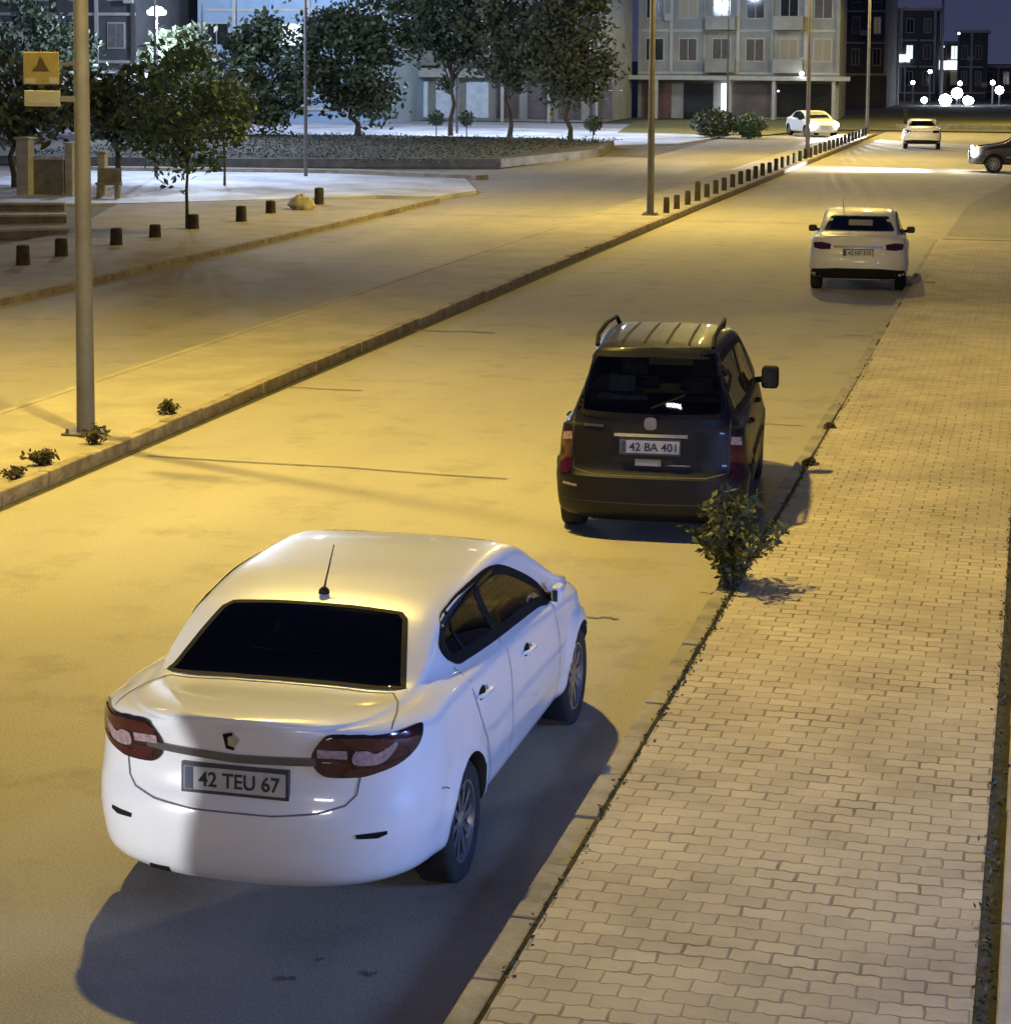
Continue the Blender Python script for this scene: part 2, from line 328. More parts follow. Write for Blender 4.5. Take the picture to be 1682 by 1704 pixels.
# seam across the road and worn patches
b = MB(); pts = [(-9.2, 20.75), (-8.2, 20.7), (-7.0, 20.72), (-5.9, 20.62), (-5.2, 20.6)]
for i in range(len(pts)-1):
    (x0, y0), (x1, y1) = pts[i], pts[i+1]; b.add([(x0, y0-.035, .004), (x1, y1-.03, .004), (x1, y1+.03, .004), (x0, y0+.035, .004)], [(0, 1, 2, 3)])
b.build('road_seam', M_['asphalt_grey'], kind='structure')
b = MB(); random.seed(11)
for (cx, cy, L, wd) in [(-8.9, 25.6, 1.0, .10), (-9.0, 31.6, 1.6, .14), (-2.9, 24.6, .5, .05), (-2.75, 33, .5, .07), (-3.0, 37.0, .5, .06), (-3.2, 15.6, .3, .05), (-3.3, 8.95, .10, .05), (-2.95, 9.1, .07, .05), (-3.22, 9.2, .035, .04)]:
    n = 9; t = [(cx-L/2+L*i/n, cy+random.uniform(-1, 1)*wd*.5) for i in range(n+1)]
    up = [(x, yy+wd*random.uniform(.15, .5)) for x, yy in t]; dn = [(x, yy-wd*random.uniform(.15, .5)) for x, yy in t]
    for i in range(n): b.add([(*dn[i], .005), (*dn[i+1], .005), (*up[i+1], .005), (*up[i], .005)], [(0, 1, 2, 3)])
b.build('road_cracks', M_['asphalt_grey'], kind='structure')
# far side pavement, plaza, beds
b = MB(); b.prism([(-17.3, -30), (-17.25, 52), (-17.4, 60), (-23, 57), (-25.2, 55), (-22.2, 45.5), (-21.8, 30), (-22, -30)], -.02, 0.1); b.build('far_pavement', M_['dust'], kind='structure')
b = MB(); b.prism([(-17.3, -30), (-17.15, -30), (-17.1, 52), (-17.25, 60), (-17.45, 60), (-17.25, 52)], -.02, .12); b.build('far_kerb', M_['kerb_old'], kind='structure')
b = MB(); b.prism([(-34.5, 70.0), (-33.5, 56), (-27.2, 54), (-24.8, 55.2), (-22.2, 57.6), (-19.4, 60.6), (-17.6, 60.8), (-17.2, 64), (-19.2, 70), (-24.8, 71.5)], -.02, 0.115); b.build('plaza', M_['plaza'], kind='structure')
sheet('verge', [(-60, 25), (-21.9, 25), (-22.0, 45.4), (-24.9, 55.2), (-33.6, 56.1), (-60, 62)], .03, M_['grass_dim'])
b = MB(); b.prism([(-34, 71.6), (-24.8, 73), (-19.2, 71.3), (-18.9, 71.9), (-24.7, 73.8), (-34, 72.4)], 0, .16); b.build('plaza_kerb', M_['kerb'], kind='structure')
b = MB(); b.prism([(-42, 75), (-30, 76.5), (-20.6, 80), (-18.9, 90), (-20.2, 99), (-24, 102.8), (-33, 103), (-44, 99)], 0, .28); b.build('planting_bed', M_['soil'], kind='structure')
b = MB(); b.prism([(-42, 74.6), (-30, 76.0), (-20.4, 79.5), (-18.6, 90), (-19.9, 99.2), (-20.2, 99), (-18.9, 90), (-20.6, 80), (-30, 76.5), (-42, 75)], 0, .34); b.build('bed_kerb', M_['bed_edge'], kind='structure')
b = MB(); b.prism([(-52, 103.5), (-24, 103.5), (-20.6, 101), (-17.8, 104), (-17.2, 112), (-24, 134), (-60, 134)], -.02, 0.05); b.build('lit_plaza', M_['plaza'], kind='structure')
sheet('grass_field', [(-14.0, 129.5), (14, 129.5), (30, 175), (-14, 175), (-15, 150)], .03, M_['grass'])
sheet('grass_verge', [(-23.5, 118), (-15.0, 118), (-13.6, 128), (-16, 148), (-27, 142)], .06, M_['grass'])
b = MB(); b.prism([(-9.0, 133), (-1, 133.5), (-1, 133.9), (-9, 133.4)], 0, .3); b.build('field_kerb', M_['kerb'], kind='structure')

# ------------------------------------------------------------------ cars
def interp(pts):
    xs = np.array([p[0] for p in pts], float); ys = np.array([p[1] for p in pts], float)
    h = np.diff(xs); d = np.diff(ys)/h; m = np.zeros(len(xs)); m[0] = d[0]; m[-1] = d[-1]
    for i in range(1, len(xs)-1): m[i] = 0 if d[i-1]*d[i] <= 0 else 2*d[i-1]*d[i]/(d[i-1]+d[i])
    def fn(x):
        x = min(max(x, xs[0]), xs[-1]); i = min(int(np.searchsorted(xs, x, 'right'))-1, len(h)-1); i = max(i, 0)
        t = (x-xs[i])/h[i]
        return float((2*t**3-3*t**2+1)*ys[i]+(t**3-2*t**2+t)*h[i]*m[i]+(-2*t**3+3*t**2)*ys[i+1]+(t**3-t**2)*h[i]*m[i+1])
    return fn
def catmull(P, per):
    P = np.array(P, float); n = len(P); out = []
    for i in range(n-1):
        p0 = P[max(i-1, 0)]; p1 = P[i]; p2 = P[i+1]; p3 = P[min(i+2, n-1)]
        t1 = max(np.linalg.norm(p1-p0), 1e-4)**.5; t2 = t1+max(np.linalg.norm(p2-p1), 1e-4)**.5; t3 = t2+max(np.linalg.norm(p3-p2), 1e-4)**.5
        for k in range(per):
            t = t1+(t2-t1)*k/per
            if i == 0: m1 = (p2-p1)
            else: m1 = (t2-t1)*((p1-p0)/t1-(p2-p0)/t2+(p2-p1)/(t2-t1))
            if i == n-2: m2 = (p2-p1)
            else: m2 = (t2-t1)*((p2-p1)/(t2-t1)-(p3-p1)/(t3-t1)+(p3-p2)/(t3-t2))
            s = k/per
            out.append((2*s**3-3*s**2+1)*p1+(s**3-2*s**2+s)*m1+(-2*s**3+3*s**2)*p2+(s**3-s**2)*m2)
    out.append(P[-1]); return np.array(out)
def body_mesh(S):
    L = S['L']; zt = interp(S['top']); zbt = interp(S['belt']); wr = S['rr']; wf = S['rf']
    Rz = interp(S['rear']); Fz = interp(S['front']); W = S['W']/1.81; k = S.get('tumble', .3); zl = S.get('zl', .2)
    ws = [0, .12, .25, .38, .5, .6, .7, .78, .84, .89, .93, .96, .98, .993]
    nr, nf = S.get('nr', 3.0), S.get('nf', 2.5)
    st = [(wr*(1-(1-w**nr)**(1/nr)), w) for w in ws]
    y1 = L-wf*1.0
    ys = np.linspace(st[-1][0], L-wf*(1-(1-ws[-1]**nf)**(1/nf)), 64)[1:-1]
    for yv in ys:
        w = 1.0
        if yv < wr: w = (1-((wr-yv)/wr)**nr)**(1/nr)
        if yv > L-wf: w = min(w, (1-((yv-L+wf)/wf)**nf)**(1/nf))
        st.append((float(yv), w))
    st += [(L-wf*(1-(1-w**nf)**(1/nf)), w) for w in ws[::-1]]
    rows = []
    arch = S['arch']
    for (y, w) in st:
        T = zt(y); B = min(zbt(y), T-.03); H = max(T-B-S.get('crown', .03), .02)
        sw = S.get('shoulder', .80)
        xc = sw-k*H*.93 if H > .08 else sw-.03
        P = [(0, zl), (.55, zl), (.78, zl), (.865, zl+.05), (.893, zl+.17), (.905, .52), (.902, .70), (.885, B-.13), (.862, B-.04), (sw+.02, B+.0), (sw-.3*k*H, B+.3*H), (sw-.62*k*H, B+.62*H), (xc+.01, B+H*.90), (xc-.035, B+H*.985+.004), (xc*.75, T-.012), (xc*.4, T-.003), (0, T)]
        if B-.13 < .72:
            P[6] = (.90, .52+(B-.13-.52)*.55)
        gt = 1-S.get('gtaper', .10)*max(0, min(1, (1.9-y)/1.3))**1.3
        P = P[:9]+[(x_*(gt+(1-gt)*max(0, .5-i_*.25)), z_) for i_, (x_, z_) in enumerate(P[9:])]
        Q = catmull(P, 4)
        row = []
        for (x, z) in Q:
            xx = x*W*w
            # flared arches
            for ya in arch:
                d = math.hypot(y-ya, z-.31)
                if abs(x) > .6 and z < .85: xx += .022*math.exp(-((d-.38)/.07)**2)*min(1, abs(x)/.85)
            yy = y
            if y < 1.1: yy += Rz(z)*max(0, 1-y/1.1)**1.5
            if y > L-1.3: yy -= Fz(z)*max(0, 1-(L-y)/1.3)**1.5
            row.append((xx, yy, z))
        rows.append(row)
    n = len(rows[0]); mb = MB(); v = []; fs = []
    full = []
    for row in rows:
        left = [(-x, y, z) for (x, y, z) in row[1:-1]][::-1]
        full.append(row+left)
    m = len(full[0])
    for rrow in full: v += rrow
    for i in range(len(full)-1):
        for j in range(m): fs.append((i*m+j, i*m+(j+1) % m, (i+1)*m+(j+1) % m, (i+1)*m+j))
    bm = bmesh.new(); vs = [bm.verts.new(p) for p in v]
    for q in fs:
        try: bm.faces.new([vs[i] for i in q])
        except ValueError: pass
    bmesh.ops.remove_doubles(bm, verts=bm.verts, dist=.0015)
    for i_ in range(1): pass
    bmesh.ops.dissolve_degenerate(bm, dist=.0005, edges=bm.edges)
    bnd = [e for e in bm.edges if e.is_boundary]
    if bnd: bmesh.ops.holes_fill(bm, edges=bnd, sides=0)
    bmesh.ops.recalc_face_normals(bm, faces=bm.faces)
    me = bpy.data.meshes.new('body'); bm.to_mesh(me); bm.free()
    me.polygons.foreach_set('use_smooth', [True]*len(me.polygons))
    return me
class Basis:                                     # a drawing plane and a projection direction
    def __init__(s, o, u, v, d): s.o = Vector(o); s.u = Vector(u); s.v = Vector(v); s.d = Vector(d).normalized()
    def pt(s, a, b): return s.o+s.u*a+s.v*b
SIDE_R = Basis((1.2, 0, 0), (0, 1, 0), (0, 0, 1), (-1, 0, -.0)); SIDE_L = Basis((-1.2, 0, 0), (0, 1, 0), (0, 0, 1), (1, 0, 0))
REAR = Basis((0, -.3, 0), (1, 0, 0), (0, 0, 1), (0, 1, 0)); FRONT = lambda L: Basis((0, L+.3, 0), (1, 0, 0), (0, 0, 1), (0, -1, 0))
LAMP_R = Basis((0, .1, 0), (1, 0, 0), (0, 0, 1), (-.36, .93, -.20)); LAMP_L = Basis((0, .1, 0), (-1, 0, 0), (0, 0, 1), (.36, .93, -.20))
TOP = Basis((0, 0, 2.4), (1, 0, 0), (0, 1, 0), (0, 0, -1))
def smooth_poly(P, per=5, closed=True):
    n = len(P); Q = [P[(i-1) % n] for i in range(n+3)] if closed else P
    out = []
    for i in range(n):
        p0, p1, p2, p3 = [np.array(P[(i+k-1) % n], float) for k in range(4)]
        for s in range(per):
            t = s/per; out.append(tuple(.5*((2*p1)+(-p0+p2)*t+(2*p0-5*p1+4*p2-p3)*t*t+(-p0+3*p1-3*p2+p3)*t**3)))
    return out
def cast(bvh, B, a, b, off):
    p = B.pt(a, b)-B.d*1.0
    hit, nrm, _, _ = bvh.ray_cast(p, B.d, 6)
    if hit is None: return None
    if nrm.dot(B.d) > 0: nrm = -nrm
    return hit+nrm*off, nrm
def inside(p, P):
    x, y = p; c = False; n = len(P)
    for i in range(n):
        x1, y1 = P[i]; x2, y2 = P[(i+1) % n]
        if (y1 > y) != (y2 > y) and x < (x2-x1)*(y-y1)/(y2-y1)+x1: c = not c
    return c
def decal(bvh, B, poly, m, name, parent, off=.004, thick=.012, res=.045, mi=None):
    # densify outline
    out = []
    n = len(poly)
    for i in range(n):
        a, b_ = poly[i], poly[(i+1) % n]; L = math.dist(a, b_); k = max(1, int(L/res))
        out += [(a[0]+(b_[0]-a[0])*t/k, a[1]+(b_[1]-a[1])*t/k) for t in range(k)]
    xs = [p[0] for p in out]; ys = [p[1] for p in out]; pts = [Vector(p) for p in out]; no = len(out)
    gx = np.arange(min(xs)+res/2, max(xs), res); gy = np.arange(min(ys)+res/2, max(ys), res)
    for x in gx:
        for y in gy:
            if inside((x, y), out) and min(math.dist((x, y), q) for q in out) > res*.4: pts.append(Vector((x, y)))
    V, E_, F, ov, _, _ = delaunay_2d_cdt(pts, [], [list(range(no))], 1, 1e-5)
    C3 = []; NN = []
    last = None
    for p in V:
        c = cast(bvh, B, p[0], p[1], off)
        if c is None:
            C3.append(None)
        else: C3.append(c)
    # fill the misses from the nearest hit
    hits = [(V[i], C3[i]) for i in range(len(V)) if C3[i]]
    if not hits: return None
    for i in range(len(V)):
        if C3[i] is None: C3[i] = min(hits, key=lambda h: (h[0]-V[i]).length)[1]
    mb = MB()
    top = [c[0] for c in C3]; bot = [c[0]-c[1]*thick for c in C3]
    nv = len(top)
    fs = [tuple(q) for q in F]
    # orientation
    a, b_, c_ = [top[i] for i in fs[0][:3]]
    s_ = 0
    for q in fs[:12]:
        a, b_, c_ = [top[i] for i in q[:3]]; s_ += (b_-a).cross(c_-a).dot(C3[q[0]][1])
    if s_ < 0: fs = [q[::-1] for q in fs]
    ec = {}
    for q in fs:
        for i in range(len(q)):
            e = (q[i], q[(i+1) % len(q)]); ec[e] = ec.get(e, 0)+1
    rim = [e for e in ec if (e[1], e[0]) not in ec]
    mb.add(top+bot, fs+[(e[1], e[0], e[0]+nv, e[1]+nv) for e in rim])
    o = mb.build(name, m, parent)
    me = o.data; nf = len(fs); sm = [True]*nf+[False]*(len(me.polygons)-nf); me.polygons.foreach_set('use_smooth', sm)
    ex = [i for i, e in enumerate(me.edges) if any(((e.vertices[0], e.vertices[1]) == r_ or (e.vertices[1], e.vertices[0]) == r_) for r_ in ())]
    me.set_sharp_from_angle(angle=R(60))
    return o
def seam(bvh, B, path, wd, m, name, parent, off=.0025, closed=False, step=.05):
    P = []
    n = len(path)
    for i in range(n if closed else n-1):
        a, b_ = path[i], path[(i+1) % n]; k = max(1, int(math.dist(a, b_)/step))
        P += [(a[0]+(b_[0]-a[0])*t/k, a[1]+(b_[1]-a[1])*t/k) for t in range(k)]
    P.append(path[0] if closed else path[-1])
    rows = []
    for i, p in enumerate(P):
        a = P[max(i-1, 0)]; c = P[min(i+1, len(P)-1)]; d = (c[0]-a[0], c[1]-a[1]); l = math.hypot(*d) or 1; nn = (-d[1]/l*wd/2, d[0]/l*wd/2)
        h = [cast(bvh, B, p[0]+s*nn[0], p[1]+s*nn[1], off) for s in (-1, 1)]
        rows.append(None if None in h else [h[0][0], h[1][0]])
    mb = MB()
    for i in range(len(rows)-1):
        if rows[i] and rows[i+1] and (rows[i][0]-rows[i+1][0]).length < .3: mb.add([rows[i][0], rows[i+1][0], rows[i+1][1], rows[i][1]], [(0, 1, 2, 3)])
    return mb
def scale_poly(P, s):
    cx = sum(p[0] for p in P)/len(P); cy = sum(p[1] for p in P)/len(P)
    return [(cx+(x-cx)*s, cy+(y-cy)*s) for x, y in P]
def cutter(poly, fn0, fn1):
    n = len(poly); v = [fn0(*p) for p in poly]+[fn1(*p) for p in poly]
    bm = bmesh.new(); vs = [bm.verts.new(p) for p in v]
    bm.faces.new(vs[:n]); bm.faces.new(vs[n:])
    for i in range(n): bm.faces.new([vs[i], vs[(i+1) % n], vs[n+(i+1) % n], vs[n+i]])
    bmesh.ops.recalc_face_normals(bm, faces=bm.faces)
    me = bpy.data.meshes.new('cut'); bm.to_mesh(me); bm.free()
    for p in me.polygons: p.material_index = 1
    return me
def boolean(body, cuts):
    tmp = []
    for c in cuts:
        o = bpy.data.objects.new('cut', c); COL.objects.link(o); tmp.append(o)
        c.materials.append(body.data.materials[0]); c.materials.append(body.data.materials[1])
        md = body.modifiers.new('b', 'BOOLEAN'); md.operation = 'DIFFERENCE'; md.solver = 'EXACT'; md.object = o; md.material_mode = 'INDEX'
    dg = bpy.context.evaluated_depsgraph_get(); dg.update()
    me = bpy.data.meshes.new_from_object(body.evaluated_get(dg), preserve_all_data_layers=False, depsgraph=dg)
    body.modifiers.clear(); old = body.data; body.data = me
    me.polygons.foreach_set('use_smooth', [True]*len(me.polygons)); me.set_sharp_from_angle(angle=R(35))
    for o in tmp: bpy.data.objects.remove(o)
    return body
def wheel(parent, x, y, side, rad=.316, wid=.205, spokes=10, name='wheel', rimm='rim'):
    mb = MB(); s = side
    prof = [(rad*.66, -wid*.5), (rad*.80, -wid*.52), (rad*.93, -wid*.5), (rad*.985, -wid*.42), (rad, -wid*.3), (rad, wid*.3), (rad*.985, wid*.42), (rad*.93, wid*.5), (rad*.80, wid*.52), (rad*.66, wid*.46), (rad*.64, wid*.3)]
    mb.lathe([(a, b*s) for a, b in prof], 'x', n=40)
    w = mb.build('wheel', M_['tyre'], parent, loc=(x, y, rad), smooth=True)
    mb = MB()
    h0 = wid*.40*s
    mb.lathe([(rad*.67, wid*.47*s), (rad*.64, wid*.47*s), (rad*.61, wid*.34*s), (rad*.60, wid*.05*s)], 'x', n=40)
    mb.lathe([(rad*.60, wid*.02*s), (.001, wid*.02*s)], 'x', n=24, mi=1)
    mb.lathe([(rad*.17, wid*.1*s), (rad*.17, wid*.38*s), (rad*.12, wid*.42*s), (.001, wid*.43*s)], 'x', n=24)
    for k in range(spokes):
        a = 2*math.pi*k/spokes; ca, sa = math.cos(a), math.sin(a)
        def P(rr, t, h): return (h, rr*ca-t*sa, rr*sa+t*ca)
        w0, w1 = rad*.05, rad*.065
        v = [P(rad*.12, -w0, h0*.95), P(rad*.12, w0, h0*.95), P(rad*.63, w1, h0*1.0), P(rad*.63, -w1, h0*1.0), P(rad*.12, -w0, h0*.3), P(rad*.12, w0, h0*.3), P(rad*.63, w1, h0*.3), P(rad*.63, -w1, h0*.3)]
        mb.add(v, [(0, 1, 2, 3), (7, 6, 5, 4), (0, 4, 5, 1), (1, 5, 6, 2), (2, 6, 7, 3), (3, 7, 4, 0)])
    mb.build('rim', [M_[rimm], M_['interior']], w, smooth=True)
    return w
def text_mesh(txt, h, m, name, parent, o, u, v, depth=.003, width=None):
    cu = bpy.data.curves.new('t', 'FONT'); cu.body = txt; cu.size = 1; cu.align_x = 'CENTER'; cu.align_y = 'CENTER'; cu.offset = .012; cu.extrude = .01
    ob = bpy.data.objects.new('t', cu); COL.objects.link(ob)
    dg = bpy.context.evaluated_depsgraph_get(); dg.update()
    me = bpy.data.meshes.new_from_object(ob.evaluated_get(dg)); bpy.data.objects.remove(ob)
    xs = [w.co.x for w in me.vertices]; ys = [w.co.y for w in me.vertices]
    sx = (width/(max(xs)-min(xs))) if width else h/(max(ys)-min(ys)); sy = h/(max(ys)-min(ys)); cx = (max(xs)+min(xs))/2; cy = (max(ys)+min(ys))/2
    o = Vector(o); u = Vector(u).normalized(); v = Vector(v).normalized(); n = u.cross(v)
    for w in me.vertices:
        c = w.co.copy(); w.co = o+u*(c.x-cx)*sx+v*(c.y-cy)*sy+n*(c.z*depth/.01)
    me.materials.clear(); me.materials.append(m)
    ob = bpy.data.objects.new(name, me); COL.objects.link(ob); ob.parent = parent
    return ob
def plate(parent, bvh, cx, cz, txt, w=.52, h=.112, lean=.0, B=REAR, sgn=-1):
    c = cast(bvh, B, cx, cz, 0); y = c[0].y+sgn*.012
    u = Vector((1, 0, 0)) if sgn < 0 else Vector((-1, 0, 0)); v = Vector((0, lean, 1)).normalized(); n = u.cross(v)
    O = Vector((cx, y, cz))
    def slab(w_, h_, d0, d1, nm, m, par, ox=0):
        mb = MB(); pts = []
        for d in (d0, d1):
            for (a, b_) in ((-w_/2+ox, -h_/2), (w_/2+ox, -h_/2), (w_/2+ox, h_/2), (-w_/2+ox, h_/2)): pts.append(O+u*a+v*b_+n*d)
        mb.add(pts, [(0, 3, 2, 1), (4, 5, 6, 7), (0, 1, 5, 4), (1, 2, 6, 5), (2, 3, 7, 6), (3, 0, 4, 7)])
        return mb.build(nm, m, par)
    fr = slab(w+.03, h+.035, -.02, .006, 'number_plate', M_['plate_frame'], parent)
    slab(w, h, .0065, .010, 'plate_face', M_['plate'], fr)
    slab(.045, h-.004, .0105, .012, 'plate_band', M_['plate_blue'], fr, ox=-w/2+.026)
    if txt: text_mesh(txt, h*.66, M_['plate_text'], 'plate_text', fr, O+n*.0125+u*.025, u, v, width=w*.80)
    return fr
def make_car(name, S, loc, rz, label, cat, group=None):
    root = empty(name, loc, rz, label, cat, group)
    me = body_mesh(S); me.materials.append(S['paint']); me.materials.append(M_['interior'])
    body = bpy.data.objects.new('body', me); COL.objects.link(body); body.parent = root
    bpy.context.view_layer.update()
    bmv = bmesh.new(); bmv.from_mesh(me); bvh = BVHTree.FromBMesh(bmv); bmv.free()
    S['bvh'] = bvh
    cuts = []
    rw = S.get('wheel_r', .316)
    for ya in S['arch']:
        for sx in (-1, 1):
            cyl = [(ya+math.cos(t)*(rw+.045), rw+math.sin(t)*(rw+.045)) for t in np.linspace(0, 2*math.pi, 41)[:-1]]
            cuts.append(cutter(cyl, lambda a, b_: (sx*.60, a, b_), lambda a, b_: (sx*1.3, a, b_)))
    for P in S.get('side_cut', []):
        cuts.append(cutter(P, lambda a, b_: (-1.5, a, b_), lambda a, b_: (1.5, a, b_)))
    if S.get('rear_cut'): cuts.append(cutter(S['rear_cut'], lambda a, b_: (a, -.4, b_), lambda a, b_: (a, S.get('rear_depth', 1.9), b_)))
    if S.get('top_cut'): cuts.append(cutter(S['top_cut'], lambda a, b_: (a, b_, 1.02), lambda a, b_: (a, b_, 2.0)))
    if S.get('top_cut'): cuts.append(cutter([(-.5, 1.10), (-.44, 1.30), (.44, 1.30), (.5, 1.10)], lambda a, b_: (a, 1.02, b_), lambda a, b_: (a, 2.6, b_)))
    if S.get('front_cut'): cuts.append(cutter(S['front_cut'], lambda a, b_: (a, S['L']+.3, b_), lambda a, b_: (a, S['L']-2.3, b_)))
    # body world matrix must be identity for the boolean
    rl, rr_ = root.location.copy(), root.rotation_euler.z; root.location = (0, 0, 0); root.rotation_euler.z = 0; bpy.context.view_layer.update()
    boolean(body, cuts)
    root.location = rl; root.rotation_euler.z = rr_; bpy.context.view_layer.update()
    hw = S['W']/2
    for ya in S['arch']:
        for sx in (-1, 1): wheel(root, sx*(hw-.118), ya, sx, rw, rimm=S.get('rimmat', 'rim'), spokes=S.get('spokes', 10))
    return root, body, bvh
def headrest_rows(root, rows, m):
    for (y, z, xs, h) in rows:
        for x in xs:
            mb = MB(); mb.box(x-.24, x+.24, y-.05, y+.09, .5, z); o = mb.build('seat', m, root, bevel=.04)
            mb = MB(); mb.box(x-.12, x+.12, y-.04, y+.06, z+.03, z+.03+h); mb.box(x-.05, x-.035, y, y+.015, z-.02, z+.04); mb.box(x+.035, x+.05, y, y+.015, z-.02, z+.04)
            mb.build('headrest', m, o, bevel=.02)
def mirror(root, sx, x, y, z, m, w=.22, h=.14):
    mb = MB(); mb.box(min(sx*x, sx*(x+w)), max(sx*x, sx*(x+w)), y-.06, y+.10, z-h/2, z+h/2)
    o = mb.build('wing_mirror', m, root, bevel=.035)
    mb = MB(); mb.tube([(sx*(x-.12), y+.04, z-.05), (sx*(x+.03), y+.03, z-.02)], .03); mb.build('mirror_arm', M_['trim'], o)
    mb = MB(); mb.box(min(sx*(x+.02), sx*(x+w-.02)), max(sx*(x+.02), sx*(x+w-.02)), y-.064, y-.061, z-h/2+.02, z+h/2-.02); mb.build('mirror_glass', M_['window_dark'], o)
    return o

# --- the near white saloon
SED = dict(L=4.62, W=1.79, rr=.72, zl=.27, gtaper=.13, rf=.95, nr=2.85, nf=2.4, tumble=.32, arch=(1.03, 3.73), paint=M_['white_paint'],
    top=[(0, 1.105), (.06, 1.108), (.35, 1.10), (.58, 1.085), (.70, 1.095), (.85, 1.165), (1.05, 1.272), (1.24, 1.352), (1.45, 1.393), (1.8, 1.425), (2.3, 1.432), (2.7, 1.41), (2.95, 1.355), (3.25, 1.21), (3.62, 1.03), (3.85, .97), (4.2, .90), (4.45, .80), (4.62, .70)],
    belt=[(0, 1.05), (.4, 1.06), (.9, 1.07), (1.4, 1.055), (1.9, 1.03), (2.5, .995), (3.2, .935), (3.8, .88), (4.2, .82), (4.62, .62)],
    rear=[(.15, .20), (.25, .10), (.33, .03), (.42, .0), (.55, -.01), (.66, .0), (.70, .025), (.76, .045), (.86, .05), (.95, .035), (1.04, .012), (1.09, -.005), (1.13, .0)],
    front=[(.15, .10), (.3, .02), (.5, .0), (.7, .06), (.9, .14)])
side_win = [(1.20, 1.105), (1.14, 1.17), (1.15, 1.235), (1.24, 1.30), (1.42, 1.332), (1.66, 1.354), (1.95, 1.36), (2.25, 1.348), (2.52, 1.292), (2.9, 1.155), (3.14, 1.045), (3.24, .955), (3.12, .955), (2.93, .985), (2.37, 1.025), (1.85, 1.06), (1.40, 1.088)]
rear_win = [(-.65, .73), (-.635, .77), (-.52, 1.18), (-.48, 1.225), (-.2, 1.242), (.2, 1.242), (.48, 1.225), (.52, 1.18), (.635, .77), (.65, .73), (.61, .705), (.2, .69), (-.2, .69), (-.61, .705)]
SED['side_cut'] = [smooth_poly(scale_poly(side_win, .90), 3)]
SED['top_cut'] = scale_poly(rear_win, .965)
SED['front_cut'] = [(-.55, 1.10), (-.48, 1.36), (.48, 1.36), (.55, 1.10)]
car, body, bvh = make_car('parked_saloon', SED, (-3.695, 9.29, 0), 0, 'white saloon parked nearest the camera, with a dark rear window and roof aerial', 'car')
frame = decal(bvh, SIDE_R, smooth_poly(side_win, 3), M_['glass'], 'side_window', car, off=.004, thick=.004)
decal(bvh, SIDE_L, smooth_poly(side_win, 3), M_['glass'], 'side_window', car, off=.004, thick=.004)
def ring(bvh, B, poly, wd, m, name, parent, off=.006):
    P = poly; mb = seam(bvh, B, scale_poly(P, 1-.5*wd/.35) if False else P, wd, m, name, parent, off=off, closed=True, step=.04)
    return mb.build(name, m, parent)
for B in (SIDE_R, SIDE_L):
    ring(bvh, B, smooth_poly(scale_poly(side_win, .955), 3), .055, M_['trim'], 'window_frame', car)
    seam(bvh, B, [(1.98, 1.06), (1.88, 1.25), (1.84, 1.345)], .09, None, '', None, off=.007).build('door_pillar', M_['trim'], car)
    mb = seam(bvh, B, [(1.42, 1.09), (1.36, 1.22), (1.34, 1.33)], .035, None, '', None, off=.007); mb.build('quarter_pillar', M_['trim'], car)
rwin = decal(bvh, TOP, rear_win, M_['glass_dark'], 'rear_window', car, off=.004, thick=.004, res=.035)
mb = seam(bvh, TOP, scale_poly(rear_win, .975), .03, None, '', None, off=.006, closed=True, step=.03); mb.build('window_edge', M_['trim'], rwin)
decal(bvh, FRONT(4.62), [(-.66, .98), (-.52, 1.37), (.52, 1.37), (.66, .98)], M_['glass_clear'], 'windscreen', car, off=.004, thick=.004)
# lamps
lampR = [(.365, .915), (.375, .955), (.42, 1.015), (.47, 1.035), (.72, 1.042), (.82, 1.06), (.93, 1.09), (.945, 1.07), (.93, 1.01), (.88, .95), (.80, .895), (.68, .85), (.60, .832), (.46, .826), (.41, .84), (.38, .87)]
for B in (LAMP_R, LAMP_L):
    k = 1 if B is LAMP_R else 1
    lp = decal(bvh, B, smooth_poly(lampR, 4), M_['lamp_dark'], 'tail_lamp', car, off=.010, thick=.02, res=.03)
    decal(bvh, B, scale_poly([(.40, .995), (.46, 1.02), (.72, 1.027), (.90, 1.07), (.915, 1.01), (.84, .945), (.74, .965), (.58, .975), (.40, .965)], 1), M_['lamp_red'], 'red_lens', lp, off=.014, thick=.004, res=.03)
    decal(bvh, B, [(.395, .925), (.395, .965), (.545, .965), (.545, .925)], M_['lamp_clear'], 'clear_lens', lp, off=.016, thick=.004, res=.03)
    decal(bvh, B, smooth_poly([(.58, .90), (.58, .955), (.64, .968), (.69, .955), (.75, .985), (.79, 1.01), (.80, .995), (.745, .925), (.68, .898)], 4), M_['lamp_clear'], 'clear_lens', lp, off=.016, thick=.004, res=.03)
    decal(bvh, B, [(.44, .84), (.42, .90), (.56, .905), (.57, .872), (.70, .89), (.86, .945), (.80, .905), (.68, .862), (.60, .843)], M_['lamp_red'], 'red_lens', lp, off=.013, thick=.004, res=.03)
decal(bvh, REAR, [(-.47, .905), (-.47, .94), (0, .915), (.40, .925), (.40, .885), (0, .875)], M_['grey_chrome'], 'boot_strip', car, off=.012, thick=.02, res=.04)
bd = decal(bvh, REAR, [(-.045, .995), (0, 1.035), (.03, .995), (0, .945)], M_['chrome'], 'badge', car, off=.012, thick=.012, res=.02)
decal(bvh, REAR, [(-.045, .985), (-.05, 1.025), (.0, 1.037), (.0, 1.025), (-.03, 1.01), (-.03, .965), (.0, .955), (.0, .943), (-.04, .95)], M_['trim'], 'badge_surround', bd, off=.016, thick=.006, res=.02)
pl = plate(car, bvh, .0, .785, '42 TEU 67', lean=.03)
